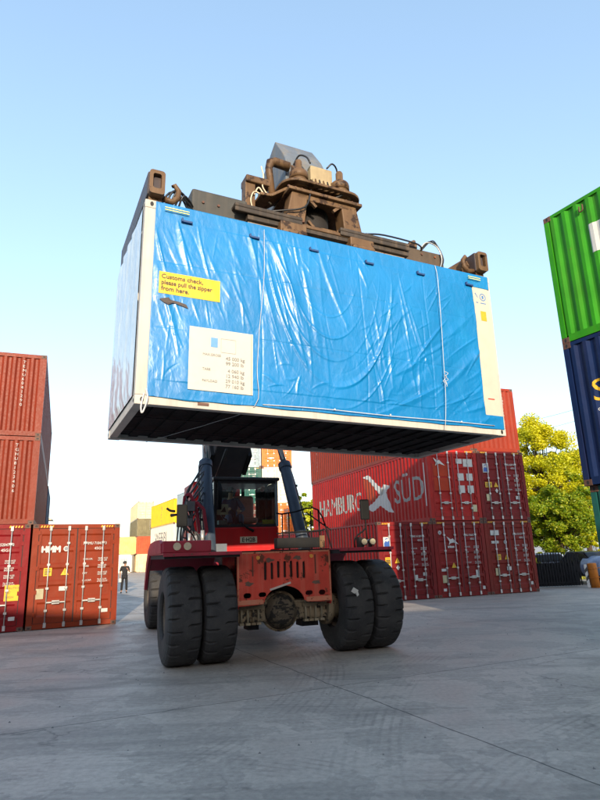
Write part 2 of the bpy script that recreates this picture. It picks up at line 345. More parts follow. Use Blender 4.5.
def rect(x, z, w, h): return ([(x, z), (x + w, z), (x + w, z + h), (x, z + h)], [(0, 1, 2, 3)])
def container(label, loc, yaw, mat, L=12.19, H=2.896, front='door', code='TCLU 481206 3', typ='45G1', stickers=(), text_col=None, group=None,
              back='wall', lettering=True, rods=True, castmat=None, name='shipping_container', vertical=False, cat='container', doormats=None, holes=True):
    if L < 7 or loc[1] > 45 or loc[1] < -5: holes = False
    W = 2.438
    root = empty(name, loc, yaw); tag(root, label, cat, group)
    cm = castmat or mat
    f = MB(); P = .16
    for x0, x1 in ((0, P), (W - P, W)):
        for y0, y1 in ((0, .12), (L - .12, L)): f.box(x0, x1 - 0, y0 + .004, y1 - .004, .12, H - .12)
    for x0, x1 in ((.004, .07), (W - .07, W - .004)):
        f.box(x0, x1, .17, L - .17, 0.015, .16); f.box(x0, x1, .17, L - .17, H - .075, H - .004)
    for y0, y1 in ((.006, .12), (L - .12, L - .006)):
        f.box(.16, W - .16, y0, y1, .02, .16); f.box(.16, W - .16, y0, y1, H - .12, H - .006)
    f.build('frame', mat, root)
    for x in (0, W - .162):
        for y in (0, L - .178):
            for z in (0, H - .118):
                c = MB(); c.box(x, x + .162, y, y + .178, z, z + .118)
                co = c.build('corner_casting', castmat or CAST, root, bevel=.008)
                if not holes: continue
                h = MB(); yy = -.0015 if y == 0 else L + .0015; xx = -.0015 if x == 0 else W + .0015
                h.add([(x + .081 + .036 * cos(t * pi / 8), yy, z + .059 + .024 * sin(t * pi / 8)) for t in range(16)], [tuple(range(16))])
                h.add([(xx, y + .089 + .024 * cos(t * pi / 8), z + .059 + .038 * sin(t * pi / 8)) for t in range(16)], [tuple(range(16))])
                h.build('painted_lifting_holes', GASKET_HOLE_BLACK, co)  # flat dark discs; the shade of the holes is put into the colour
    w = MB(); corrugate(w, .12, L - .12, .15, H - .07, lambda s, d, z: (.006 + d, s, z)); w.build('side_wall', mat, root)
    w = MB(); corrugate(w, .12, L - .12, .15, H - .07, lambda s, d, z: (W - .006 - d, s, z)); w.build('side_wall', mat, root)
    w = MB(); corrugate(w, .07, L - .07, .07, W - .07, lambda s, d, z: (z, s, H - .02 - d * .6), .21, .02); w.build('roof', mat, root)
    w = MB(); w.box(.07, W - .07, .1, L - .1, .12, .16)
    k = .5
    while k < L: w.box(.07, W - .07, k, k + .05, .03, .12); k += .6
    w.build('floor', plain('dark_underframe', (.03, .028, .027), .8), root)
    ends = []
    if front == 'wall': ends.append((0.012, 1))
    ends.append((L - .012, -1)) if back == 'wall' else None
    for y, s in ends:
        w = MB(); corrugate(w, .155, W - .155, .155, H - .115, lambda q, d, z, y=y, s=s: (q, y + s * d, z), .25, .046); w.build('end_wall', mat, root)
    if front == 'door':
        dz0, dz1 = .17, H - .135
        g = MB(); g.box(.155, W - .155, .055, .075, .15, H - .12); g.box(W / 2 - .014, W / 2 + .014, .02, .055, dz0, dz1)
        g.box(.155, .178, .028, .055, dz0, dz1); g.box(W - .178, W - .155, .028, .055, dz0, dz1)
        g.box(.178, W - .178, .03, .055, .158, .176); g.box(.178, W - .178, .03, .055, H - .142, H - .126)
        g.build('door_gasket', GASKET_HOLE_BLACK, root)
        hgt = dz1 - dz0; n = 5
        for side in (0, 1):
            x0, x1 = (.18, W / 2 - .016) if side == 0 else (W / 2 + .016, W - .18)
            d = MB(); pr = [(dz0, .022)]
            seg = (hgt - .24) / n
            for i in range(n):
                a = dz0 + .12 + i * seg
                pr += [(a + .05, .022), (a + .1, .05), (a + seg - .1 + .02, .05), (a + seg - .05 + .02, .022)]
            pr.append((dz1, .022))
            vs = [];
            for z, y in pr: vs += [(x0 + .07, y, z), (x1 - .07, y, z)]
            d.add(vs, [(2 * i, 2 * i + 1, 2 * i + 3, 2 * i + 2) for i in range(len(pr) - 1)])
            d.box(x0, x0 + .07, .02, .054, dz0, dz1); d.box(x1 - .07, x1, .02, .054, dz0, dz1)
            dm = mat if not doormats else doormats[side]
            door = d.build('door', dm, root)
            hx = x0 + .0 if side == 0 else x1
            for z in (.35, .95, 1.6, 2.3, H - .3):
                hg = MB(); hg.box(hx - .035, hx + .035, -.004, .03, z, z + .11); hg.build('hinge', mat, door)
            if not rods: continue
            for rx in ((x0 + .3, x1 - .22) if side == 0 else (x0 + .22, x1 - .3)):
                r = MB(); r.tube([(rx, -.012, .1), (rx, -.012, H - .07)], .0165, 8)
                for z in (.12, H - .12): r.box(rx - .035, rx + .035, -.034, .012, z - .07, z + .06)
                for z in (.5, 1.1, 1.75, 2.35): r.box(rx - .04, rx + .04, -.028, .024, z - .03, z + .03)
                r.build('lock_rod', GALV, door)
                hd = MB(); zz = .72; sx = 1 if (rx - x0) < (x1 - rx) else -1
                hd.box(min(rx, rx + sx * .36), max(rx, rx + sx * .36), -.046, -.034, zz - .018, zz + .018)
                hd.box(rx + sx * .30 - .05, rx + sx * .30 + .05, -.034, .02, zz - .05, zz + .05)
                hd.build('handle', GALV, door)
        hz = MB()
        for x0 in (.2, W - .56):
            for i in range(5): hz.add([(x0 + i * .075, .0035, H - .1), (x0 + i * .075 + .035, .0035, H - .1), (x0 + i * .075 + .055, .0035, H - .04), (x0 + i * .075 + .02, .0035, H - .04)], [(0, 1, 2, 3)])
        hz.build('hazard_stripes', YELLOW, root)
    if lettering:
        tm = text_col or WHITE
        t = MB()
        if front == 'door':
            F = lambda X, Z: (lambda x, y, e: (X + x, .0165 - e, Z + y))
            put_text(t, code, .11, F(1.40, H - .6), bold=.002, sx=.86); put_text(t, typ, .11, F(1.72, H - .75), bold=.002)
            for k, (a, b2) in enumerate((('MAX.GR.', '30480 KGS\n67200 LBS'), ('TARE', '3820 KGS\n8420 LBS'), ('NET', '26660 KGS\n58780 LBS'), ('CU.CAP.', '76.4 CU.M\n2700 CU.FT'))):
                z = H * .64 - k * .2
                put_text(t, a, .07, F(1.42, z), bold=.001); put_text(t, b2, .06, F(1.84, z + .02), bold=.001, line=.95)
            t.build('lettering', tm, root)
        else:
            s0 = vertical if vertical else 1.85
            wall_text(root, [(ch, .13, s0, H * .88 - i * .135) for i, ch in enumerate(code.replace(' ', '')[:11])], lambda s, d, z: (s, .012 + d, z), tm, pitch=.25, d=.046)
    for st in stickers:
        kind, x, z = st[:3]
        Y = .0135
        s = MB()
        if kind == 'ysq': s.box(x, x + .22, Y, Y + .004, z, z + .22); o = s.build('warning_sticker', YELLOW, root); q = MB(); q.box(x + .03, x + .19, Y - .002, Y, z + .16, z + .18); q.box(x + .03, x + .19, Y - .002, Y, z + .10, z + .13); q.box(x + .03, x + .15, Y - .002, Y, z + .04, z + .07); q.build('sticker_print', BLACKP, o)
        elif kind == 'ybig': s.box(x, x + .36, Y, Y + .004, z, z + .42); o = s.build('warning_sticker', YELLOW, root); q = MB(); [put_text(q, tt, .085, (lambda X, Z: (lambda a, b_, e: (X + a, Y - .002 - e, Z + b_)))(x + .03, z + .42 - .11 - .12 * k)) for k, tt in enumerate(('CAUTION', '9\'6"', 'HIGH'))]; q.build('sticker_print', BLACKP, o)
        elif kind == 'ytri': s.add([(x, Y, z), (x + .22, Y, z), (x + .11, Y, z + .2)], [(0, 1, 2)]); o = s.build('warning_triangle', YELLOW, root); q = MB(); q.box(x + .103, x + .117, Y - .002, Y - .001, z + .06, z + .13); q.box(x + .103, x + .117, Y - .002, Y - .001, z + .03, z + .045); q.build('sticker_print', BLACKP, o)
        elif kind == 'wdia': s.add([(x, Y, z + .1), (x + .08, Y, z), (x + .16, Y, z + .1), (x + .08, Y, z + .2)], [(0, 1, 2, 3)]); s.build('placard', WHITE, root)
        elif kind == 'plate': s.box(x, x + .2, Y - .003, Y + .004, z, z + .28); s.build('data_plate', plain('dull_plate', (.34, .31, .2), .4, .4), root)
        elif kind == 'wrect': s.box(x, x + st[3], Y, Y + .004, z, z + st[4]); o = s.build('white_sticker', WHITE, root)
        elif kind == 'disc': s.add([(x + .075 * cos(t * pi / 12), Y, z + .075 * sin(t * pi / 12)) for t in range(24)], [tuple(range(24))]); o = s.build('round_emblem', WHITE, root); q = MB(); q.add([(x + .05 * cos(t * pi / 12), Y - .002, z + .05 * sin(t * pi / 12)) for t in range(24)], [tuple(range(24))]); q.build('emblem_centre', plain('emblem_grey', (.18, .2, .22), .5), o)
        elif kind == 'logo': # blue square emblem with pale swoosh
            s.box(x, x + .3, Y, Y + .004, z, z + .38); o = s.build('logo_panel', WHITE, root); q = MB(); q.add([(x + .03, Y - .002, z + .03), (x + .27, Y - .002, z + .03), (x + .27, Y - .002, z + .26), (x + .17, Y - .002, z + .2), (x + .1, Y - .002, z + .24), (x + .03, Y - .002, z + .15)], [(0, 1, 2, 3, 4, 5)]); q.add([(x + .06, Y - .002, z + .26), (x + .14, Y - .002, z + .3), (x + .25, Y - .002, z + .33), (x + .12, Y - .002, z + .34)], [(0, 1, 2, 3)]); q.build('logo_mark', plain('logo_blue', (.02, .08, .3), .5), o)
        elif kind == 'txt':
            put_text(s, st[3], st[4], lambda a, b_, e: (x + a, Y - e, z + b_), bold=st[5] if len(st) > 5 else .008, sx=st[6] if len(st) > 6 else 1); s.build('lettering', WHITE, root)
        elif kind == 'wing':
            s.add([(x, Y, z + .32), (x + .2, Y, z + .2), (x + .28, Y, z + .24), (x + .55, Y, z), (x + .3, Y, z + .08), (x + .16, Y, z + .05), (x + .08, Y, z - .02), (x + .12, Y, z + .12)], [tuple(range(8))]); s.build('logo_mark', WHITE, root)
        elif kind == 'panel':
            s.box(x, x + st[3], Y + .006, Y + .009, z, z + st[4]); s.build('repair_panel', st[5], root)
    return root

def cpaint(name, rgb, **kw): return paint(name, tuple(c * k for c, k in zip(lin(*rgb), (.58, .45, .35))), dirtcol=kw.pop('dirtcol', (.07, .04, .028)), **kw)
ORANGE_BROWN = cpaint('orange_brown_paint', (152, 64, 34), dirt=.25, rust=.12, fade=.14)
CRIMSON = cpaint('crimson_paint', (146, 20, 34), dirt=.25, rust=.12, fade=.14)
SALMON = cpaint('faded_oxide_paint', (144, 58, 34), dirt=.2, rust=.12, fade=.12)
SUDRED = cpaint('faded_red_paint', (196, 44, 44), dirt=.3, rust=.3, fade=.2)
MAROON = cpaint('maroon_paint', (148, 34, 38), dirt=.3, rust=.2, fade=.18)
MAROON2 = cpaint('dark_maroon_paint', (136, 26, 36), dirt=.3, rust=.22, fade=.18)
MAROON3 = cpaint('brownish_maroon_paint', (142, 42, 38), dirt=.3, rust=.2, fade=.18)
ORANGERED = cpaint('orange_red_paint', (166, 64, 40), dirt=.2, rust=.15, fade=.15)
GREENP = cpaint('bright_green_paint', (58, 184, 30), dirt=.25, rust=.12, fade=.2, dirtcol=(.12, .12, .02))
NAVY = cpaint('navy_paint', (20, 52, 120), dirt=.2, rust=.12, fade=.2)
TEAL = cpaint('teal_paint', (40, 120, 125), dirt=.3, rust=.3)
CREAM = paint('cream_paint', (.62, .50, .30), dirt=.3, rust=.25, fade=.1)
WHITEP = paint('white_paint', (.60, .55, .46), dirt=.2, rust=.1, fade=.08)
YELLOWP = paint('yellow_paint', (.75, .42, .01), dirt=.15, rust=.06, fade=.1)
GREYGREEN = cpaint('grey_green_paint', (140, 146, 122), dirt=.3, rust=.15)
GREYBLUE = paint('grey_blue_paint', (.24, .31, .35), dirt=.25, rust=.12)
BRICKRED = paint('brick_red_paint', (.42, .07, .025), dirt=.2, rust=.12)
TANP = paint('tan_paint', (.62, .40, .14), dirt=.2, rust=.12)
ORANGEP = paint('orange_paint', (.60, .13, .015), dirt=.15, rust=.08)
BLUEP = cpaint('mid_blue_paint', (40, 92, 150), dirt=.2, rust=.1)
RUSTYCREAM = paint('rusty_cream_paint', (.58, .46, .28), dirt=.4, rust=.55)

H9, H8 = 2.896, 2.591
def off(o, yaw, dx=0, dy=0, z=0): return (o[0] + dx * cos(yaw) - dy * sin(yaw), o[1] + dx * sin(yaw) + dy * cos(yaw), z)

# left row: origin is the front left bottom corner of each
HY = .49; HO = (-7.80, 17.17)
container('orange-brown container on the ground with white HMM lettering on its doors', (HO[0], HO[1], 0), HY, ORANGE_BROWN, code='HMMU 710417 3',
          stickers=[('txt', .26, 2.1, 'HMM', .24, .016, .95), ('disc', .93, 2.19), ('ysq', .36, 1.44), ('ytri', .82, 1.45), ('plate', .2, .82), ('wrect', .8, 1.02, .22, .12), ('wrect', 2.0, .36, .18, .1)])
c0 = off(HO, HY, -2.50, .0)
container('crimson container cut by the left edge beside the orange-brown doors', c0, HY, CRIMSON, code='CAAU 520470 8',
          stickers=[('ybig', 1.9, 1.02 - .2), ('wrect', 2.05, .3, .16, .1), ('disc', .9, 2.2)])
UY = .385
for k, (lab, code) in enumerate((('faded oxide-red container resting directly on the crimson one', 'TGHU 812340 6'),
                                 ('topmost faded oxide-red container of the left stack, with a yellow warning triangle', 'TEMU 604129 0'))):
    p = off((-7.86, 17.3), UY, -2.438, 0, H9 + k * H8)
    container(lab, p, UY, SALMON, H=H8, front='wall', code=code, stickers=[('ytri', .98, 1.25)] if k else [], vertical=1.78)
container('blue container glimpsed behind the second level of the left stack', off((-7.86, 17.3), UY, -2.42, 12.7, H9), UY, BLUEP, H=H8, front='wall', lettering=False, L=6.06)

# right block of red containers
RY = .38; R0 = (9.61, 25.40)
def rslot(k, z=0, dx=0, dy=0): return off(R0, RY, -2.438 - k * 2.468 + dx, dy, z)
container('brownish maroon door-end container on the ground at the right end of the row', rslot(0), RY, MAROON3, code='SEGU 531274 6',
          stickers=[('wrect', .28, 2.3, .42, .2), ('txt', .28, 1.98, 'seaco', .2, .012, .8), ('disc', .98, 2.02), ('ysq', .46, 1.32), ('ytri', .86, 1.33), ('plate', .34, .72), ('wrect', .92, .9, .22, .15), ('wrect', 2.05, .3, .12, .12)])
container('maroon door-end container on the ground between two others in the right row', rslot(1), RY, MAROON, code='TRHU 706921 1',
          stickers=[('disc', .3, 2.45), ('wing', .6, 1.98), ('txt', .62, 1.86, 'triton', .13, .01), ('ytri', .72, 1.1), ('wrect', .24, .98, .22, .1), ('plate', .26, .55), ('wrect', 1.84, .72, .16, .26), ('wrect', .26, .24, .14, .1), ('wrect', 2.1, .24, .12, .12)])
container('dark maroon door-end container on the ground below the stepped-back roof, nearest the tyres', rslot(2), RY, MAROON2, code='TGHU 612090 5',
          stickers=[('logo', .22, 1.95), ('ysq', .26, 1.36), ('ysq', .26, 1.25), ('ytri', .66, 1.36), ('wdia', .7, 1.1), ('wrect', 1.5, .72, .12, .18), ('wrect', 1.86, .86, .16, .12)])
container('dark maroon door-end container on the second level at the right with a blue logo', rslot(0, H9), RY, MAROON2, code='TGHU 630745 1',
          stickers=[('logo', .26, 1.98), ('ysq', .3, 1.36), ('ysq', .42, 1.36), ('ytri', .74, 1.38), ('wdia', .78, 1.12), ('plate', .3, .8), ('wrect', 1.82, .86, .2, .14)])
sud = container('red container with large white HAMBURG SÜD lettering along its side', rslot(1, H9), RY, SUDRED, code='SUDU 858317 2',
          stickers=[('panel', .26, 1.22, .74, .5, cpaint('orange_patch_paint', (196, 66, 26), dirt=.2, rust=.1)), ('panel', .26, 1.78, .74, .5, cpaint('orange_patch_paint', (196, 66, 26))), ('wing', .3, 2.22), ('wrect', 1.4, 2.32, .3, .2), ('wrect', 1.75, 2.2, .46, .32),
                    ('wrect', 1.42, 1.62, .3, .3), ('wrect', 1.86, 1.62, .3, .3), ('wrect', 1.42, 1.12, .3, .3), ('wrect', 1.86, 1.12, .3, .3), ('plate', 2.02, .36)], lettering=False)
lw = lambda s, d, z: (.006 + d, s, z)
def poly(pts): return (pts, [tuple(range(len(pts)))])
items = [('HAMBURG', 1.32, 11.75, .98, dict(spacing=1.0, sx=1.0), -1), ('SÜD', 1.5, 2.95, .93, dict(sx=.86), -1)]
_h = [('HAMBURG', 11.1, 5.95, .88, .92), ('SÜD', 2.75, .45, .92, 1.0)]
items = []
for tx, sa, sb, z, cap in _h:
    vs, fs = text_mesh(tx, 1.0); w = max(x for x, y in vs) - min(x for x, y in vs); x0 = min(x for x, y in vs); kx = (sa - sb) / w; kz = cap / .70
    for o1, o2 in ((0, 0), (.02, .0)):
        items.append(([(sa - (x - x0) * kx + o1, z + y * kz + o2) for x, y in vs], fs))
# arrow-bird emblem: upper wing, body, lower wing
items.append(poly([(5.75, 2.45), (5.1, 2.5), (4.3, 1.95), (3.7, 1.62), (3.95, 1.35), (4.5, 1.75), (5.15, 2.25)]))
items.append(poly([(3.75, 1.9), (3.1, 1.75), (3.55, 1.5), (3.35, 1.2), (2.95, .55), (3.4, .62), (4.1, .95), (4.85, .72), (5.55, .95), (4.75, 1.15), (4.1, 1.45)]))
items.append(rect(.27, .62, .06, 1.75)); 
wall_text(sud, items, lw, WHITE)
wall_text(sud, [poly([(5.7, 2.35), (5.15, 2.3), (4.6, 1.85), (4.4, 1.3), (4.9, 1.2), (5.35, 1.35)])], lw, cpaint('faded_orange_mark', (188, 84, 60)), name='logo_mark')
wall_text(sud, [(ch, .16, .16, 2.35 - i * .2, {}, -1) for i, ch in enumerate('SUDU8583')], lw, WHITE)
for k, (lab, c_) in enumerate((('orange-red container on the third level at the far right of the red block', 'TCNU 774015 2'), ('orange-red container on top of the HAMBURG SÜD container', 'TCNU 388614 7'))):
    r = container(lab, rslot(k, 2 * H9, dy=.1), RY, ORANGERED, front='wall', code=c_, vertical=1.8)
    if k: wall_text(r, [(ch, .2, 11.3, 2.3 - i * .24, {}, -1) for i, ch in enumerate('TCNU3886')], lw, WHITE)

# near right stack (mostly outside the frame)
GY = .518; GO = (5.43 + 12.19 * .495, 11.40 - 12.19 * .869)
container('teal container at the bottom of the near right stack, cut by the right edge', (GO[0] + .12, GO[1] + .05, 0), GY, TEAL, front='wall', lettering=False)
nv = container('navy blue container under the green one in the near right stack', (GO[0], GO[1], H9), GY, NAVY, front='wall', lettering=False)
gr = container('bright green container topmost in the near right stack', (GO[0], GO[1], 2 * H9), GY, GREENP, front='wall', lettering=False)
wall_text(nv, [('Seaco', .62, 11.72, 2.2 - .62, {}, -1)], lw, YELLOW); wall_text(nv, [('container leasing', .13, 11.66, 1.38, {}, -1)], lw, WHITE)
wall_text(gr, [rect(9.3, 1.62, 1.92, .62)], lw, WHITE, name='white_panel')
for j in (1, 2):  # unseen rows added to keep the sun off the red block
    for k in range(3):
        container('unseen container added beyond the near right stack to shade the red block', off(GO, GY, 2.47 * j, 0, k * H9), GY, (MAROON, NAVY, SALMON)[(j + k) % 3], front='wall', lettering=False, group='unseen containers added beyond the near right stack for shade')
tb = MB(); tb.tube([(-.02, 11.25, 2.72), (-.03, 11.25, 2.6), (-.03, 11.32, 2.58), (-.03, 11.32, 2.7)], .014, 6); tb.build('lashing_ring', CAST, gr)

# unseen container rows behind the photographer, sized to keep the low sun off the yard
for i in range(6):
    for k in range(3):
        x = -26 + i * 12.6
        container('row of unseen stacked containers behind the photographer, there to shade the yard', (x, -9.4, k * H8), -pi / 2, (MAROON, ORANGE_BROWN, SALMON)[(i + k) % 3], H=H8, front='wall', lettering=False, group='unseen shading containers behind the photographer')

# far stacks on the left
FA = .36
def far_stack(o, yaw, specs, L=6.06, H=H8, dz=0):
    for k, (m, lab, kw) in enumerate(specs):
        if m is None: continue
        container(lab, (o[0], o[1], k * H), yaw, m, L=L, H=H, **kw)
A0 = (-25.2, 90.0)
far_stack(A0, .37, [(RUSTYCREAM, 'rusty cream container at the bottom of the far left stack behind the standing man', dict(front='wall')),
                    (BRICKRED, 'brick red container second from the ground in the far left stack', dict(front='wall', lettering=False)),
                    (GREYGREEN, 'grey-green container third from the ground in the far left stack', dict(front='wall')),
                    (CREAM, 'cream container topmost in the far left stack', dict(front='door', code='CRXU 210048 4'))], L=12.19)
# boxes standing beside it, seen edge on
ALY = .12
container('white container with a grey square mark at ground level left of the far stack', (-27.9, 88.6, 0), .12, WHITEP, L=6.06, H=H8, front='wall', lettering=False,
          stickers=[('panel', .8, 1.1, .9, .9, plain('grey_mark', (.2, .24, .26), .6))])
container('tan container second from the ground left of the brick red one', (-27.75, 90.0, H8), .12, TANP, L=6.06, H=H8, front='wall', lettering=False)
# yellow and white boxes seen from their long left side
BYW = atan2(14.78 - 20.29, 80 - 69) * -1
BL = 12.19
for z, m, lab, tx in ((0, GREYBLUE, 'pale blue container at the bottom under the cream one with grey lettering', None), (H9, WHITEP, 'off-white container with large dark lettering under the yellow one', 'WEBBI'),
                      (2 * H9, YELLOWP, 'yellow container with dark vertical lettering on the far left', 'MSC')):
    r = container(lab, (-15.2, 69.5, z), .463, m, L=BL, front='wall', lettering=False)
    if tx == 'WEBBI': wall_text(r, [(tx, 1.9, 9.6, .8, dict(sx=1.1, spacing=1.05), -1)], lw, plain('dark_grey_lettering', (.1, .1, .1), .6))
    if tx == 'MSC': wall_text(r, [(ch, .75, 6.6, 1.9 - i * .66, {}, -1) for i, ch in enumerate('MSC')], lw, plain('dark_grey_lettering', (.1, .1, .1), .6))
for z in range(3):
    container(('grey-blue container at the bottom of the stack right behind the machine', 'grey-blue container in the middle of the stack right behind the machine', 'grey-blue container on top of the stack right behind the machine')[z],
              (-8.7, 55.2, z * H9), .463, GREYBLUE, L=BL, front='wall', lettering=False)
# centre stack seen past the cab
DY = .10; DO = (-3.25, 47.0)
dspec = [[(ORANGERED, 'orange-red container at the bottom of the centre stack, behind the railing'), (GREYBLUE, 'grey container at the bottom of the centre stack, behind the cab')],
         [(ORANGEP, 'orange container on the second level of the centre stack, behind the railing'), (MAROON, 'maroon container on the second level of the centre stack, behind the cab')],
         [(WHITEP, 'whitish container on the third level of the centre stack right of the cab'), (TEAL, 'teal container on the third level of the centre stack seen through the cab')],
         [(ORANGEP, 'orange container on top of the centre stack with a yellow sticker'), (GREYBLUE, 'pale grey-blue container on top of the centre stack beside the boom')]]
for k, row in enumerate(dspec):
    for j, (m, lab) in enumerate(row):
        container(lab, off(DO, DY, -j * 2.5, 0, k * H9), DY, m, code=('TLLU 402918 7', 'CAIU 911253 4', 'BMOU 558310 2', 'FCIU 770126 9', 'DFSU 613472 0', 'GESU 590081 3', 'TCKU 266417 5', 'UETU 504829 6')[k * 2 + j], L=6.06,
                  stickers=[('ysq', 1.9, 1.6), ('ysq', 2.05, 1.6), ('disc', .8, 1.5), ('wrect', .3, 2.0, .5, .3)])
container('maroon container on the ground behind the railing, left of the HAMBURG SÜD side', (.5, 41.5, 0), .38, MAROON, L=6.06, front='wall', lettering=False)
container('oxide-red container on the second level behind the railing, far end of the red block', (.2, 41.2, H9), .38, MAROON3, L=6.06, H=1.6 + .99, front='wall', lettering=False) if False else None



# ------------------------------------------------------------------ the lifted container under its blue cover
LO, LYAW, LTILT = (-2.053, 7.005, 3.683), .4447, .0138
LL, LW, LH = 6.058, 2.438, 2.896
CREAMSTEEL = paint('cream_steel', (.46, .43, .385), .45, .3, .12, fade=.08)
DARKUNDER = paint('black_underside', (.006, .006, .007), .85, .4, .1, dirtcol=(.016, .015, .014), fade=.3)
def tarp_mat(name, col, pale, rough):
    m, nt, b = new_mat(name); v = coords(nt, rnd=False)
    n = noise_out(nt, v, 1.1, 5, .6); s1 = noise_out(nt, coords(nt, (2.2, 2.2, .9), (0, .5, 0), False), 1.1, 5, .55, .8)
    c = mix(nt, ramp(nt, n, .3, .75), tuple(x * .86 for x in col), tuple(min(1, x * 1.12) for x in col))
    f = nd(nt, 'ShaderNodeMath', operation='MULTIPLY'); nt.links.new(ramp(nt, s1, .55, .8), f.inputs[0]); f.inputs[1].default_value = .16
    c = mix(nt, f.outputs[0], c, pale)  # pale streaks: sheen of the folds put into the colour
    nt.links.new(c, b.inputs['Base Color']); b.inputs['Roughness'].default_value = rough
    b.inputs['Specular IOR Level'].default_value = .6
    b.inputs['Coat Weight'].default_value = .12; b.inputs['Coat Roughness'].default_value = .25
    cv = coords(nt, (1.6, 1.6, .8), (0, .45, 0), False)
    wz_ = nd(nt, 'ShaderNodeTexNoise'); wz_.inputs['Scale'].default_value = 1.6; wz_.inputs['Detail'].default_value = 5; nt.links.new(cv, wz_.inputs['Vector'])
    wv_ = nd(nt, 'ShaderNodeVectorMath', operation='MULTIPLY_ADD'); nt.links.new(wz_.outputs['Color'], wv_.inputs[0]); wv_.inputs[1].default_value = (.9, .9, .9); nt.links.new(cv, wv_.inputs[2])
    prev = None
    for sc_, ds_ in ((1.9, .016), (4.6, .008), (10.5, .0035)):
        vo_ = nd(nt, 'ShaderNodeTexVoronoi', feature='F1'); vo_.inputs['Scale'].default_value = sc_; nt.links.new(wv_.outputs[0], vo_.inputs['Vector'])
        bp_ = nd(nt, 'ShaderNodeBump'); bp_.inputs['Strength'].default_value = .55; bp_.inputs['Distance'].default_value = ds_; nt.links.new(vo_.outputs['Distance'], bp_.inputs['Height'])
        if prev is not None: nt.links.new(prev.outputs[0], bp_.inputs['Normal'])
        prev = bp_
    nt.links.new(prev.outputs[0], b.inputs['Normal'])
    return m
TARP = tarp_mat('blue_tarpaulin', (.002, .165, .42), (.04, .30, .54), .38)
TARPSIDE = tarp_mat('sky_sheen_cover', (.46, .56, .64), (.66, .70, .74), .2)  # paler copy of the cover; sky reflection is put into the colour
cov = empty('covered_container', LO, LYAW, 0, LTILT)
tag(cov, 'container wrapped in a shiny bright blue cover, lifted in the air by the red machine', 'container')
for x in (0, LL - .17):
    for y in (0, LW - .14): f = MB(); f.box(x, x + .17 if x == 0 else LL, y, y + .14, .12, LH - .12); f.build('corner_post', CREAMSTEEL, cov, bevel=.01)
for y in (.004, LW - .12):
    g = MB(); g.box(.17, LL - .17, y, y + .116, .005, .125); g.build('bottom_rail', CREAMSTEEL, cov, bevel=.006)
    g = MB(); g.box(.17, LL - .17, y + .002, y + .1, LH - .09, LH - .012); g.build('top_rail', CREAMSTEEL, cov, bevel=.006)
for x in (.004, LL - .12):
    g = MB(); g.box(x, x + .116, .17, LW - .17, .005, .14); g.build('end_rail', CREAMSTEEL, cov, bevel=.006)
for x in (0, LL - .178):
    for y in (0, LW - .162):
        for z in (0, LH - .118):
            g = MB(); g.box(x - .002, x + .18, y - .002, y + .164, z - .002, z + .12); o = g.build('corner_casting', CREAMSTEEL, cov, bevel=.01)
            h = MB(); yy = -.0045 if y == 0 else LW + .0045; xx = -.0045 if x == 0 else LL + .0045
            h.add([(x + .089 + .024 * cos(t * pi / 8), yy, z + .059 + .036 * sin(t * pi / 8)) for t in range(16)], [tuple(range(16))])
            h.add([(xx, y + .081 + .036 * cos(t * pi / 8), z + .059 + .024 * sin(t * pi / 8)) for t in range(16)], [tuple(range(16))])
            h.build('painted_lifting_holes', GASKET_HOLE_BLACK, o)  # dark discs painted as the shaded holes
g = MB(); g.box(.12, LL - .12, .12, LW - .12, .075, .12)
k = .3
while k < LL - .2:
    g.box(k, k + .14, .12, LW - .12, .05, .076); k += .31
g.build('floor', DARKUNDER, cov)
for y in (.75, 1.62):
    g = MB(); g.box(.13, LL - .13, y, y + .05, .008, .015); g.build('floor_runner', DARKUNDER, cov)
g = MB(); g.box(.1, LL - .1, .1, LW - .1, LH - .06, LH - .03); g.build('roof', CREAMSTEEL, cov)
g = MB(); g.box(LL - .05, LL - .02, .1, LW - .1, .12, LH - .1); g.build('end_wall', CREAMSTEEL, cov)
g = MB(); g.box(.15, LL - .15, LW - .05, LW - .02, .12, LH - .1); g.build('back_wall', CREAMSTEEL, cov)

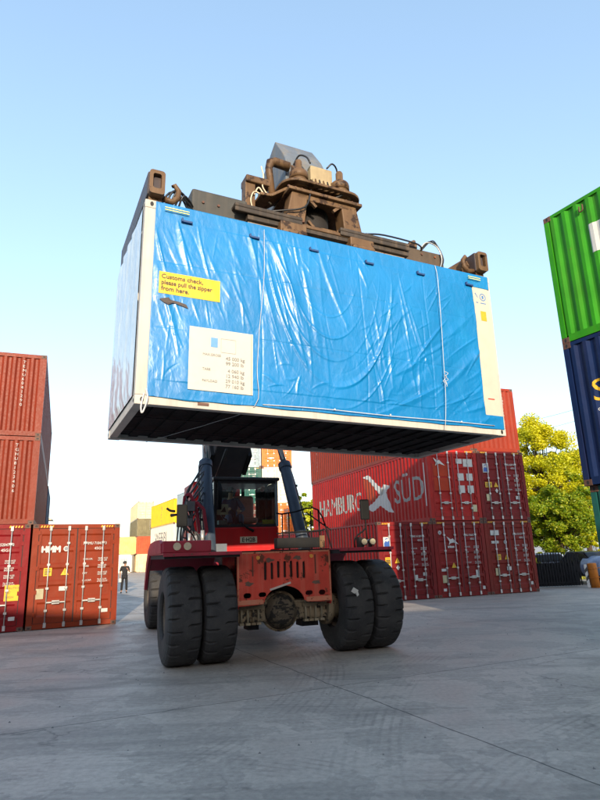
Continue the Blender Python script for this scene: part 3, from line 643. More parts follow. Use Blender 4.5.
def nz(x, y, z=0): return noise.noise(Vector((x, y, z)))
import numpy as np
def swell(t, sharp=1.8): return (0.5 + 0.5 * cos(2 * pi * t)) ** sharp
def make_folds(X, Z):
    """cover relief: single tapering creases, steep on one side, laid along the pull of the sheet in each region"""
    rnd = random.Random(21); D = np.zeros_like(X)
    def wrinkle(x, z, ang, L, w, amp, curv=0, skew=.45):
        c, s_ = cos(ang), sin(ang); dx = X - x; dz = Z - z
        u = (dx * c + dz * s_) / L; t = (-dx * s_ + dz * c) - curv * L * u * u
        m = np.abs(u) < 1; tp = np.where(m, (1 - u * u) ** 1.0, 0)
        ww = w * (.35 + .65 * tp); tt = t / ww
        pr = np.where(tt > 0, np.maximum(0, 1 - tt / skew), np.maximum(0, 1 + tt)) ** 1.15
        return amp * tp * pr
    def lay(n, bx, bz, ang, jit, L, w, amp, cur=.08):
        nonlocal D
        for _ in range(n):
            x = rnd.uniform(*bx); z = rnd.uniform(*bz); a = ang(x, z) if callable(ang) else ang
            D = D + wrinkle(x, z, a + rnd.gauss(0, jit), rnd.uniform(*L), rnd.uniform(*w), rnd.uniform(*amp) * rnd.choice((1, 1, 1, -.5)), rnd.uniform(-cur, cur), rnd.choice((.4, .5, 1.6)))
    dn = radians(-72)
    lay(26, (.2, 2.3), (1.2, 2.7), dn, .10, (.35, .95), (.03, .085), (.006, .020))        # long pulls from the left ties
    lay(30, (.2, 2.6), (.4, 2.6), dn, .22, (.12, .4), (.015, .04), (.003, .009))
    lay(18, (1.9, 3.0), (.9, 2.7), radians(-78), .12, (.4, .9), (.03, .08), (.006, .018))
    lay(16, (3.5, 4.5), (.5, 2.2), radians(-84), .10, (.3, .8), (.03, .07), (.005, .016))   # upright folds right of the sag
    up = lambda x, z: radians(34 + 14 * max(0, 4.6 - x) + 10 * (z - 1))
    lay(26, (3.6, 5.9), (.2, 1.8), up, .12, (.4, 1.1), (.03, .09), (.008, .022), .12)      # pulls rising to the right
    lay(26, (3.4, 5.9), (.2, 2.4), up, .25, (.15, .45), (.015, .04), (.003, .009))
    lay(18, (.3, 5.9), (2.2, 2.8), lambda x, z: radians(-90 + 30 * sin(x * 6.2)), .25, (.12, .4), (.02, .05), (.004, .012))  # gathers at the top hem
    lay(46, (.3, 5.9), (.12, .55), 0.05, .7, (.06, .26), (.015, .045), (.004, .012), .3)    # crumple at the foot
    lay(60, (.2, 5.9), (.2, 2.7), 0, 1.6, (.04, .16), (.010, .03), (.002, .005), .4)
    # the great sag: nested catenaries hung between x = 1.8 and x = 4.0
    for s0, am, w, x0 in ((1.0, .030, .085, 2.86), (.84, .016, .05, 2.8), (.70, .012, .045, 2.78), (1.13, .012, .04, 2.9), (.92, -.008, .03, 2.84), (.56, .008, .035, 2.75)):
        k = np.abs((X - x0) / (1.12 * s0)); zc = 2.95 - 2.45 * s0 * np.sqrt(np.maximum(0, 1 - np.minimum(k, 1) ** 2))
        t = (Z - zc) * np.where(k < 1, np.sqrt(np.maximum(.04, 1 - k ** 2)), 0) ; prf = np.where(t > 0, np.maximum(0, 1 - t / w), np.maximum(0, 1 + t / (w * .4)))
        vis = np.where(k < .97, 1, 0) * (.35 + .65 * np.clip((2.4 - zc) / 1.2, 0, 1)) * (.6 + .4 * np.sin(X * 3.1 + s0 * 9))
        D = D + am * prf * vis * np.clip((2.7 - Z) / .6, 0, 1)
    D += .045 * np.sin(pi * np.clip((X - .15) / 5.7, 0, 1)) * np.sin(pi * np.clip(Z / 2.9, 0, 1))
    D += .010 * np.sin(X * 2.1 + Z * 1.3) * np.sin(Z * 2.3 + .7) * np.clip(Z, 0, 1)
    for xs in (1.66, 3.36, 4.6): D -= .006 * np.exp(-((X - xs - .03 * np.sin(Z * 2)) / .014) ** 2)
    for zs in (1.06, 2.0): D -= .004 * np.exp(-((Z - zs) / .010) ** 2)
    # print panels lie flatter
    for (x0, x1, z0, z1) in ((.2, 1.08, 1.48, 1.88), (.62, 1.58, .22, 1.15)):
        dx = np.maximum(np.maximum(x0 - X, 0), X - x1); dz = np.maximum(np.maximum(z0 - Z, 0), Z - z1); q = .30 + .70 * np.minimum(1, np.sqrt(dx * dx + dz * dz) / .12)
        D = D * q + (1 - q) * .02
    return D
X0, X1, Z0, Z1 = .14, 6.02, .10, 2.885
NX, NZ = 560, 270
GX, GZ = np.meshgrid(np.linspace(X0, X1, NX + 1), np.linspace(Z0, Z1, NZ + 1)); FOLD = make_folds(GX, GZ)
vs = []; fs = []
def tarp_right(z): return 5.655 + .03 * nz(z * 2, 1.5) if .33 < z < 2.64 else 6.03
vs = []; fs = []; idx = {}
def tz(x, z): return z
for j in range(NZ + 1):
    for i in range(NX + 1):
        x = X0 + (X1 - X0) * i / NX; z = Z0 + (Z1 - Z0) * j / NZ
        zz = z
        if j == 0: zz += .02 * nz(x * 2.2, 0) - .0
        e = min(1, (z - Z0) / .1, (Z1 - z) / .08, (x - X0) / .06 + .05); e = max(0, e)
        xr = tarp_right(z)
        xe = x
        if x > xr and x < xr + .04: xe = xr
        e2 = min(1, max(0, (5.69 - x) / .12)) if .33 < z < 2.64 else .5
        fl = float(FOLD[j, i]) * (.15 + .85 * e) * max(.12, e2) + .0012 * nz(x * 13, z * 11, 91)
        vs.append((xe, -.012 - max(0, fl), zz))
for j in range(NZ):
    for i in range(NX):
        xm = X0 + (X1 - X0) * (i + .5) / NX; zm = Z0 + (Z1 - Z0) * (j + .5) / NZ
        if xm > tarp_right(zm): continue
        a = j * (NX + 1) + i; fs.append((a, a + 1, a + NX + 2, a + NX + 1))
t = MB(); t.add(vs, fs, True); tp = t.build('tarpaulin', TARP, cov)
def tarp_y(x, z):
    i = min(NX - 1, max(0, (x - X0) / (X1 - X0) * NX)); j = min(NZ - 1, max(0, (z - Z0) / (Z1 - Z0) * NZ)); i0, j0 = int(i), int(j); fx, fz = i - i0, j - j0
    q = FOLD[j0, i0] * (1 - fx) * (1 - fz) + FOLD[j0, i0 + 1] * fx * (1 - fz) + FOLD[j0 + 1, i0] * (1 - fx) * fz + FOLD[j0 + 1, i0 + 1] * fx * fz
    return -.012 - max(0, float(q))
so = tp.modifiers.new('thickness', 'SOLIDIFY'); so.thickness = .003; so.offset = -1
# left end cover
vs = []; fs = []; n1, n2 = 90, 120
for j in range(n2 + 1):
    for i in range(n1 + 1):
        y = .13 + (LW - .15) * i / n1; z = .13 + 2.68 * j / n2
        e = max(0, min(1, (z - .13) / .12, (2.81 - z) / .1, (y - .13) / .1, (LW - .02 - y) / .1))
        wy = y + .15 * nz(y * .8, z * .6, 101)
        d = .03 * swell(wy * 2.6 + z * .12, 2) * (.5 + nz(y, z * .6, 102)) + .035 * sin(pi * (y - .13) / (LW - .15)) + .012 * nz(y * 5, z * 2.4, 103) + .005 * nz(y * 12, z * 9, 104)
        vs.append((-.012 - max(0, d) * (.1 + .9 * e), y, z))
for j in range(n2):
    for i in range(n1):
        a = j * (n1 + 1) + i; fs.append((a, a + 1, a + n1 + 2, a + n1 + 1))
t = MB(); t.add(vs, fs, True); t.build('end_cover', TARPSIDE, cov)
g = MB(); g.box(.18, LL - .18, .02, .05, .13, 2.81); g.build('front_wall', CREAMSTEEL, cov)
def onface(yo): return lambda X, Z: (lambda x, y, e: (X + x, tarp_y(X + x, Z + y) - .009 - e, Z + y))
# uncovered strip at the right with stickers
g = MB(); g.box(5.64, 5.99, -.008, .02, .30, 2.66); pn = g.build('uncovered_panel', plain('warm_white_panel', (.46, .42, .35), .5, var=.05), cov)
g = MB(); g.add([(5.86 + .07 * cos(k * pi / 12), -.0105, 2.47 + .07 * sin(k * pi / 12)) for k in range(24)] + [(5.86 + .055 * cos(k * pi / 12), -.0105, 2.47 + .055 * sin(k * pi / 12)) for k in range(24)], [(k, (k + 1) % 24, 24 + (k + 1) % 24, 24 + k) for k in range(24)])
g.box(5.84, 5.88, -.0105, -.009, 2.44, 2.5); g.box(5.80, 5.92, -.0105, -.009, 2.345, 2.36); g.box(5.7, 5.75, -.0105, -.009, 2.345, 2.36); g.add([(5.69, -.0105, 2.52), (5.75, -.0105, 2.44), (5.75, -.0105, 2.46), (5.70, -.0105, 2.54)], [(0, 1, 2, 3)])
g.build('round_mark', plain('blue_print', (.05, .16, .38), .5), pn)
g = MB(); g.box(5.78, 5.9, -.011, -.009, 2.02, 2.2); g.build('orange_sticker', plain('orange_sticker_ink', (.75, .3, .02), .5), pn)
g = MB(); g.box(5.74, 5.88, -.011, -.009, .60, .62); g.build('red_mark', plain('red_ink', (.6, .05, .03), .5), pn)
# yellow notice
def sheet(x0, x1, z0, z1, y, amp, seed, n=24):
    vs = [];
    for j in range(n + 1):
        for i in range(n + 1):
            x = x0 + (x1 - x0) * i / n; z = z0 + (z1 - z0) * j / n
            vs.append((x, tarp_y(x, z) - .004 - .002 * (.5 + nz(x * 3, z * 3, seed)), z))
    return vs, [(j * (n + 1) + i, j * (n + 1) + i + 1, (j + 1) * (n + 1) + i + 1, (j + 1) * (n + 1) + i) for j in range(n) for i in range(n)]
YS = -.050
g = MB(); g.add(*sheet(.225, 1.065, 1.525, 1.84, YS + .004, .008, 5), smooth=True); yn = g.build('yellow_notice', plain('yellow_notice_paper', (.62, .42, .01), .45, var=.04), cov)
g = MB(); F = onface(YS - .0065)
for k, tx in enumerate(('Customs check,', 'please pull the zipper', 'from here.')): put_text(g, tx, .088, F(.255, 1.745 - k * .088), bold=.0028, sx=.92 if k == 1 else 1.0)
g.build('lettering', plain('brown_black_ink', (.10, .06, .02), .6), yn)
g = MB(); dm = plain('dark_brown_mark', (.05, .035, .03), .6)
def drape(g, pts, lift=.014):
    c = Vector((sum(p[0] for p in pts) / len(pts), 0, sum(p[1] for p in pts) / len(pts)))
    g.add([(x, tarp_y(x, z) - lift, z) for x, z in pts] + [(c.x, tarp_y(c.x, c.z) - lift, c.z)], [(k, (k + 1) % len(pts), len(pts)) for k in range(len(pts))])
drape(g, [(.24, 1.44), (.30, 1.40), (.36, 1.37), (.355, 1.40), (.45, 1.405), (.55, 1.38), (.63, 1.36), (.60, 1.41), (.5, 1.435), (.36, 1.445), (.36, 1.475)]); g.build('arrow_mark', dm, cov)
# white data sheet
g = MB(); g.add(*sheet(.655, 1.55, .245, 1.12, YS + .006, .010, 9, 30), smooth=True); ws = g.build('data_sheet', plain('offwhite_sheet', (.46, .45, .40), .5, var=.03), cov)
g = MB(); F = onface(YS - .007)
for k, tx in enumerate(('45 000 kg', '99 200 lb', '4 060 kg', '12 940 lb', '29 010 kg', '77 160 lb')): put_text(g, tx, .068, F(1.16 + (.03 if k == 2 else 0), .70 - k * .072 - (.03 if k > 1 else 0)), bold=.001)
for z, tx in ((.735, 'MAX.GROSS'), (.53, 'TARE'), (.37, 'PAYLOAD')): put_text(g, tx, .046, F(.84, z), bold=.0006)
for (a, b_, c_, d_) in ((1.09, 1.30, .80, .803), (1.09, 1.30, .995, .998), (1.09, 1.093, .80, .998), (1.297, 1.30, .80, .998)):
    vs_, fs_ = sheet(a, b_, c_, d_, 0, 0, 1, 3); g.add([(x, y - .005, z) for x, y, z in vs_], fs_)
g.build('lettering', plain('faint_grey_ink', (.19, .19, .185), .6), ws)
g = MB(); vs_, fs_ = sheet(.95, 1.045, .86, .995, 0, 0, 1, 4); g.add([(x, y - .005, z) for x, y, z in vs_], fs_); g.build('blue_square', plain('pale_blue_ink', (.10, .26, .48), .5), ws)
g = MB(); vs_, fs_ = sheet(1.525, 1.531, .25, 1.11, 0, 0, 1, 12); g.add([(x, y - .005, z) for x, y, z in vs_], fs_); g.build('edge_line', plain('faint_orange_ink', (.4, .24, .16), .5), ws)
# tabs, ropes, seam, stripes
TAB = plain('navy_webbing', (.01, .05, .16), .6)
for x, z in ((.58, 2.66), (1.58, 2.65), (2.55, 2.65), (3.54, 2.64), (4.54, 2.65), (5.57, 2.65)):
    g = MB(); g.box(x - .075, x + .07, -.055, -.01, z - .022, z + .008); g.box(x - .085, x - .062, -.06, -.01, z - .02, z + .035); g.build('tie_loop', TAB, cov, bevel=.004)
ROPE = plain('white_cord_fibre', (.5, .5, .5), .7)
g = MB(); g.tube([(4.86, -.02, 2.88), (4.84, -.085, 2.6), (4.82, -.10, 1.8), (4.80, -.10, 1.2), (4.79, -.09, .6), (4.77, -.05, .12), (4.76, -.01, .0)], .005, 6)
for k in range(7): g.tube([(4.8, -.10, .95 - k * .03), (4.8 + .05 * cos(k * 2.3), -.12 - .02 * sin(k), .92 - k * .035), (4.81, -.10, .88 - k * .03)], .004, 5)
g.build('tie_cord', ROPE, cov)
g = MB(); g.tube([(1.72, -.05, 2.80), (1.70, -.085, 2.0), (1.63, -.08, 1.2), (1.60, -.07, .6), (1.58, -.03, .1), (1.2, .75, .0), (1.0, 1.3, -.004), (.6, 2.43, -.004)], .0042, 6); g.build('tie_cord', ROPE, cov)
for x in (2.8, 3.75, 5.1): 
    g = MB(); g.cyl((x, -.03, .16), (x, -.05, .16), .012, 8); g.build('eyelet', ROPE, cov)
g = MB(); g.tube([(1.7, -.02, .135), (2.6, -.045, .15), (3.75, -.045, .14), (4.7, -.045, .15), (5.8, -.03, .15)], .006, 5); g.build('foot_line', ROPE, cov)
PALEY = plain('pale_yellow_print', (.62, .62, .22), .5)
for x0, x1 in ((.26, .60), (5.55, 5.82)):
    for k in range(2):
        g = MB(); g.box(x0, x1, -.050, -.038, 2.80 - k * .035, 2.812 - k * .035); g.build('yellow_band', PALEY, cov)
g = MB(); g.box(.80, .95, -.008, .0, .05, .085); g.build('rust_mark', CAST, cov)
g = MB(); g.tube([(.13, -.02, .2), (.15, -.04, .08), (.12, -.04, -.06), (.09, -.03, -.12), (.08, -.02, -.02), (.11, -.02, .14)], .011, 6); g.build('hanging_strap', ROPE, cov)

# ------------------------------------------------------------------ the reach stacker
MO, MYAW = (-.499, 11.56, 0), .357
RED = paint('machine_red', (.42, .012, .014), .42, .35, .12, dirtcol=(.12, .05, .04), fade=.15)
WORNRED = paint('worn_faded_red', (.50, .055, .035), .5, .5, .75, dirtcol=(.55, .20, .13), rustcol=(.12, .035, .02), fade=.35, rscale=4)
PINKRED = paint('pinkish_red', (.30, .03, .05), .5, .3, .2, fade=.2)
DUST = paint('dusty_axle', (.21, .165, .105), .8, .6, .85, dirtcol=(.10, .085, .06), rustcol=(.03, .028, .025), fade=.3, rscale=6)
DARK = paint('dark_machine_steel', (.014, .015, .017), .6, .3, .2, dirtcol=(.035, .028, .02))
DARK.node_tree.nodes['Principled BSDF'].inputs['Specular IOR Level'].default_value = .12
BLUEBLACK = paint('blue_black_cylinder', (.035, .05, .075), .38, .4, .12, dirtcol=(.08, .07, .06))
RUSTBROWN = paint('brown_dusty_steel', (.100, .058, .030), .5, .75, .85, dirtcol=(.20, .13, .07), rustcol=(.03, .016, .010), fade=.35, rscale=4)
GREYBROWN = paint('grey_brown_steel', (.040, .033, .028), .55, .5, .4, dirtcol=(.17, .12, .08), rustcol=(.12, .05, .025))
BOOMPAINT = paint('boom_dark_paint', (.05, .052, .056), .45, .4, .15, dirtcol=(.1, .08, .06))
TIPPAINT = paint('boom_tip_grey', (.10, .115, .135), .42, .7, .35, dirtcol=(.22, .17, .10))
HOSE = plain('black_rubber_hose', (.012, .012, .013), .45)
CHROME = plain('cylinder_rod_chrome', (.5, .52, .54), .18, 1.0)
RAILP = plain('black_rail_paint', (.006, .007, .008), .7); RAILP.node_tree.nodes['Principled BSDF'].inputs['Specular IOR Level'].default_value = .2
LAMP = plain('headlamp_lens', (.62, .56, .4), .15)
rs = empty('reach_stacker', MO, MYAW)
tag(rs, 'red reach stacker with four big front tyres holding up the blue covered container', 'container handler')

def rubber():
    m, nt, b = new_mat('dusty_tyre_rubber'); v = coords(nt)
    n = noise_out(nt, v, 3, 6); n2 = noise_out(nt, v, 26, 5, .7)
    c = mix(nt, ramp(nt, n, .35, .7), (.016, .016, .017), (.042, .040, .038)); c = mix(nt, ramp(nt, n2, .55, .8), c, (.065, .06, .055))
    nt.links.new(c, b.inputs['Base Color']); b.inputs['Roughness'].default_value = .78; bump(nt, b, n2, .4, .006); return m
RUBBER = rubber()
RIM = paint('dirty_rim', (.16, .13, .10), .65, .5, .4, dirtcol=(.07, .06, .05))
def tyre_mesh(R=.83, W=.60, n=24, wornseed=0):
    sub = 8; N = n * sub
    prof_ = [(-.5, .50), (-.515, .60), (-.52, .74), (-.50, .86), (-.46, .945), (-.40, .985), (-.34, .995), (-.25, 1.0), (-.14, 1.0), (-.06, 1.0), (.06, 1.0), (.14, 1.0), (.25, 1.0), (.34, .995), (.40, .985), (.46, .945), (.50, .86), (.52, .74), (.515, .60), (.5, .50), (.44, .47), (-.44, .47)]
    P = len(prof_); vs = []; fs = []
    for a in range(N):
        k = a % sub; g = a // sub
        for (u, rr) in prof_:
            r = rr * R; ang = 2 * pi * (a / N)
            groove = False
            if rr > .9 and abs(u) < .5:
                ph = (a + (sub // 2 if u > 0 else 0)) % sub
                groove = ph in (0,) and abs(u) > (.12 if ((a // sub) % 2) else .2)
                ang += .012 * (1 if u > 0 else -1) * abs(u)
            if groove: r -= .042
            elif rr > .9: r += .003 * nz(cos(ang) * 3, sin(ang) * 3, u * 2 + wornseed)
            vs.append((u * W, -cos(ang) * r, sin(ang) * r))
    for a in range(N):
        b = (a + 1) % N
        for p in range(P):
            q = (p + 1) % P; fs.append((a * P + p, a * P + q, b * P + q, b * P + p))
    return vs, fs
# narrow the groove: each groove vertex column is pinched between neighbours
def make_wheel(x, y, r, side, steer=0, name='wheel', w=.60, n=24):
    m = Matrix.Translation((x, y, r)) @ Matrix.Rotation(steer, 4, 'Z')
    vs, fs = tyre_mesh(r, w, n, x)
    t = MB(); t.add([m @ Vector(v) for v in vs], fs, False); wt = t.build('tyre', RUBBER, None)
    rim = MB(); ax = m @ Matrix.Rotation(pi / 2, 4, 'Y')
    hw = w * .5
    rim.lathe([(r * .50, -hw * .98), (r * .48, -hw * .8), (r * .44, -hw * .6), (r * .43, 0), (r * .44, hw * .6), (r * .48, hw * .8), (r * .50, hw * .98)], ax, 32)
    rim.lathe([(r * .43, side * hw * .25), (r * .22, side * hw * .2), (r * .20, side * hw * .55), (.001, side * hw * .58)], ax, 32)
    for k in range(12):
        a = 2 * pi * k / 12; c = ax @ Vector((r * .34 * cos(a), r * .34 * sin(a), side * hw * .25)); d = ax @ Vector((r * .34 * cos(a), r * .34 * sin(a), side * hw * .38)); rim.cyl(c, d, .022, 6)
    ro = rim.build('wheel', RIM, rs); wt.parent = ro
    return ro
TY = .14
wheels = []
for x, sd_ in ((-1.86, -1), (-1.24, 1), (1.36, -1), (1.98, 1)): wheels.append(make_wheel(x, TY, .83, sd_, w=.58))
for x, sd_ in ((-1.50, -1), (1.50, 1)): make_wheel(x, 6.25, .83, sd_, steer=.0)
# small white scrap stuck in the tread of the right inner tyre
g = MB(); g.cbox((1.24, TY - .80, 1.12), (.12, .012, .09), (.3, .5, .2)); g.cbox((1.29, TY - .80, 1.06), (.05, .012, .08), (.1, -.4, .2)); g.build('pale_scrap', plain('pale_scrap_white', (.55, .55, .52), .6), rs)

# axle and differential
g = MB(); g.box(-.93, .93, TY - .22, TY + .25, .64, .98); ax_ = g.build('drive_axle', DUST, rs, bevel=.03)
DM = Matrix.Translation((-.02, TY - .02, .80)) @ Matrix.Rotation(pi / 2, 4, 'X')
g = MB(); g.lathe([(.001, .40), (.20, .395), (.225, .37), (.25, .33), (.30, .26), (.33, .10), (.34, 0), (.30, -.3), (.001, -.5)], DM, 18); df = g.build('differential', paint('grimy_differential', (.085, .068, .048), .85, .6, 1.1, dirtcol=(.24, .19, .12), rustcol=(.022, .020, .018), fade=.4, rscale=7, bstr=.8), ax_)
g = MB(); g.lathe([(.30, .16), (.36, .16), (.36, .10), (.30, .10)], DM, 24); g.build('casing_flange', DUST, df)
for k in range(12):
    a = 2 * pi * k / 12; c = DM @ Vector((.335 * cos(a), .335 * sin(a), .15)); e_ = DM @ Vector((.335 * cos(a), .335 * sin(a), .185)); g = MB(); g.cyl(c, e_, .02, 6); g.build('flange_bolt', DUST, df)
for k in range(5):
    zz = .68 + k * .06; g = MB(); g.box(-.18, .15, TY - .425, TY - .40, zz, zz + .022); g.build('casing_rib', df.data.materials[0], df)
for sx in (-1, 1):
    for k, x in enumerate((.46, .56, .66, .78)):
        g = MB(); g.cyl((sx * x, TY - .26, .60), (sx * x, TY - .26, .99), .022, 8); g.box(sx * x - .04, sx * x + .04, TY - .30, TY - .2, .60, .64); g.build('axle_bolt', paint('pale_dust', (.26, .22, .15), .8, .5, .4, rustcol=(.04, .035, .03)) if k != 1 else DUST, ax_)
    g = MB(); xa, xb = sorted((sx * .40, sx * .92)); g.box(xa, xb, TY - .29, TY - .2, .86, .93); g.build('spring_plate', DUST, ax_)
    g = MB(); g.cyl((sx * .9, TY, .83), (sx * 1.02, TY, .83), .34, 28); g.cyl((sx * 1.02, TY, .83), (sx * 1.3, TY, .83), .22, 24); g.build('axle_hub', DUST, ax_)
for x0, x1 in ((-.62, -.42), (.42, .75)): g = MB(); g.box(x0, x1, TY - .14, TY + .2, .50, .64); g.build('brake_caliper', DARK, ax_)

# slotted front plate with the arch
def rr(cx, cz, w, h, r=None, n=5):
    r = min(w, h) / 2 if r is None else r; o = []
    for k, (sx, sz) in enumerate(((1, 1), (-1, 1), (-1, -1), (1, -1))):
        for i in range(n + 1):
            a = (k + i / n) * pi / 2; o.append((cx + sx * (w / 2 - r) + r * cos(a), cz + sz * (h / 2 - r) + r * sin(a)))
    return o
outer = [(-.91, .94), (-.46, .96), (-.40, 1.0)] + [(-.02 + .40 * -cos(a), .93 + .33 * sin(a)) for a in [radians(15 + 15 * k) for k in range(11)]] + [(.36, 1.0), (.44, .96), (.91, .94), (.91, 1.85), (-.91, 1.85)]
holes = [rr(-.38 + k * .125, 1.53 + (.02 if 1 < k < 5 else 0), .05, .30 if k not in (0,) else .32) for k in range(7)]
holes += [rr(-.72, 1.12, .145, .09), rr(-.44, 1.125, .145, .08), rr(.46, 1.115, .145, .08), rr(.72, 1.11, .135, .09)]
g = MB(); g.plate(outer, holes, .04, Matrix.Translation((0, -.30, 0)) @ Matrix.Rotation(pi / 2, 4, 'X'))
fp = g.build('front_plate', WORNRED, rs)
g = MB(); g.box(-.90, .90, -.29, -.12, 1.30, 1.83); g.build('slot_shade', plain('void_shade_black', (.012, .01, .01), .8), fp)  # black block stands for the shade behind the slots
g = MB(); g.beam((-.30, -.345, 1.20), (.10, -.345, 1.31), .006, .035); g.build('pale_scrape', plain('bare_scraped_steel', (.5, .42, .38), .5), fp)
for x in (-.52, .52):
    g = MB(); g.cyl((x, -.34, 1.77), (x, -.365, 1.77), .035, 12); g.build('amber_marker', plain('amber_lens', (.7, .3, .05), .3), fp)
for x in (-.62, .60):
    g = MB(); g.box(x - .012, x + .012, -.352, -.34, 1.45, 1.8); g.build('bracket_strip', paint('brown_strip', (.14, .05, .035), .6), fp)
for x in (-.9, .88):
    g = MB(); g.box(x, x + .03, -.30, .9, .9, 1.85); g.build('plate_cheek', RED, fp)

# chassis
g = MB(); g.box(-.62, .62, .2, 6.9, .95, 1.80); g.box(-.8, .8, -.1, 1.6, 1.5, 1.9); ch = g.build('chassis', DARK, rs, bevel=.02)  # chassis coloured dark to carry the shade under the fenders
g = MB(); g.box(-1.3, 1.3, 6.4, 7.9, .75, 2.25); g.build('counterweight', RED, rs, bevel=.08)
g = MB(); g.box(-1.35, -.72, 2.0, 5.2, .75, 1.7); g.box(.72, 1.35, 2.0, 5.2, .75, 1.7); g.build('side_tanks', PINKRED, rs, bevel=.04)
g = MB(); g.box(-.9, .92, -.28, .9, 1.86, 1.9); g.build('deck_plate', DARK, rs)
# fenders
for sx in (-1, 1):
    xa, xb = sorted((sx * .93, sx * 2.27))
    if sx > 0: xb = 2.05
    g = MB(); g.box(xa, xb, -.75, 1.35, 1.87, 1.895); g.box(xa, xb, -.78, -.75, 1.84, 1.897)
    g.beam((xa if sx < 0 else xb, 1.32, 1.88), (xa if sx < 0 else xb, 1.75, 1.35), .04, .03) if False else None
    fd = g.build('fender', PINKRED, rs)
    q = MB(); vs = [(xa, 1.35, 1.895), (xb, 1.35, 1.895), (xb, 1.75, 1.6), (xa, 1.75, 1.6), (xa, 1.35, 1.87), (xb, 1.35, 1.87), (xb, 1.72, 1.58), (xa, 1.72, 1.58)]
    q.add(vs, [(0, 1, 2, 3), (7, 6, 5, 4), (2, 3, 7, 6)]); q.build('rear_flap', PINKRED, fd)
    q = MB(); q.box(xa + .02, xb - .02, -.72, 1.3, 1.80, 1.868); q.build('fender_shade', plain('void_shade_black', (.012, .01, .01), .8), fd)  # black sheet stands for the shade beneath the fender
# left outer skirt with the lamp panel on it
g = MB(); out = [(-.5, 1.90), (-.42, 2.06), (-.2, 2.13), (.5, 2.13), (1.2, 2.1), (1.6, 1.98), (1.9, 1.7), (2.15, 1.2), (2.0, 1.2), (1.7, 1.6), (1.35, 1.88)]
g.plate(out, [], .05, Matrix.Translation((-2.28, 0, 0)) @ Matrix(((0, 0, 1, 0), (1, 0, 0, 0), (0, 1, 0, 0), (0, 0, 0, 1)))); g.build('side_skirt', PINKRED, rs)
g = MB(); g.plate([(y_, z_ - .02) for y_, z_ in out], [], .006, Matrix.Translation((-2.222, 0, 0)) @ Matrix(((0, 0, 1, 0), (1, 0, 0, 0), (0, 1, 0, 0), (0, 0, 0, 1)))); g.build('skirt_shade', plain('void_shade_black', (.012, .01, .01), .8), rs)  # black sheet stands for the shade inside the skirt
g = MB(); g.box(-2.26, -1.42, -.56, -.50, 1.90, 2.10); g.box(-2.26, -1.42, -.50, .3, 2.06, 2.10); lp = g.build('lamp_panel', PINKRED, rs, bevel=.03)
for x in (-2.02, -1.84):
    g = MB(); g.cyl((x, -.56, 2.005), (x, -.60, 2.005), .065, 20); g.build('headlight', LAMP, rs)
for x in (1.54, 1.72):
    g = MB(); g.cyl((x, -.50, 2.0), (x, -.58, 2.0), .055, 20); g.build('headlight', LAMP, rs)
    g = MB(); g.tube([(x, -.40, 2.0), (x, -.56, 2.0)], [.05, .072], 20, cap=True); g.box(x - .02, x + .02, -.5, -.4, 1.89, 1.96); g.build('lamp_housing', HOSE, rs)
g = MB(); g.box(1.44, 1.5, -.55, -.42, 1.9, 2.09); g.build('lamp_box', HOSE, rs)
# mirrors
def mirror(x, y, z, pts):
    g = MB(); g.tube(pts, .016, 8); p = g.build('mirror_arm', RAILP, rs)
    g = MB(); g.box(x - .095, x + .095, y - .03, y + .03, z - .2, z + .2); m = g.build('mirror', RAILP, p, bevel=.02)
mirror(1.72, -.3, 2.63, [(1.72, -.3, 2.5), (1.72, -.3, 2.30), (1.66, -.32, 2.22), (1.50, -.34, 2.12), (1.44, -.35, 2.02), (1.44, -.35, 1.90)])
g = MB(); g.tube([(1.72, -.3, 2.32), (1.73, -.32, 2.05)], .014, 8); g.build('mirror_stay', RAILP, rs)
mirror(-1.90, -.3, 2.54, [(-1.90, -.3, 2.4), (-1.92, -.3, 2.2), (-1.92, -.3, 1.98)])
for pts in ([(-1.82, -.3, 2.35), (-1.80, -.25, 2.0)], [(-1.96, -.3, 2.36), (-1.98, -.25, 2.08)], [(-1.88, -.3, 2.33), (-1.66, -.1, 2.2), (-1.55, 0, 1.92)]):
    g = MB(); g.tube(pts, .013, 8); g.build('mirror_stay', RAILP, rs)
g = MB(); g.tube([(-2.03, -.3, 2.62), (-2.12, -.35, 2.63), (-2.18, -.36, 2.67)], .022, 8); g.build('work_lamp', RAILP, rs)
g = MB(); g.tube([(-2.0, -.3, 2.56), (-2.1, -.35, 2.545)], [.02, .03], 8); g.build('work_lamp', RAILP, rs)

# cab
CX0, CX1, CY0, CY1, CZ0, CZG, CZ1 = -.76, .78, 2.40, 4.15, 1.95, 2.46, 3.60
g = MB(); g.box(CX0, CX1, CY0, CY1, CZ0, CZG); cab = g.build('cab', RED, rs, bevel=.03)
g = MB(); g.box(CX0 + .02, CX1 + .02, CY0 - .02, CY0 + .2, 1.88, 1.97); g.build('cab_sill', RED, cab)
BLK = plain('cab_frame_black', (.012, .013, .015), .4)
g = MB(); g.box(CX0 - .03, CX1 + .03, CY0 - .08, CY1 + .02, CZ1 - .08, CZ1); g.build('cab_roof', BLK, cab, bevel=.02)
for x in (CX0, CX1 - .06):
    for y in (CY0, 3.2, CY1 - .07):
        g = MB(); g.box(x, x + .06, y, y + .07, CZG, CZ1 - .08); g.build('cab_pillar', BLK if not (x > 0 and y < 3) else plain('grey_pillar', (.2, .24, .25), .4), cab)
for z in (CZG, CZ1 - .14):
    g = MB(); g.box(CX0 + .06, CX1 - .06, CY0 + .004, CY0 + .06, z, z + .06); g.build('window_frame', BLK, cab)
g = MB(); g.box(.30, .37, CY1 - .2, CY1 - .13, CZG, CZ1 - .08); g.box(CX0 + .06, CX1 - .06, CY1 - .06, CY1 - .02, CZG, CZG + .12); g.build('rear_frame', BLK, cab)
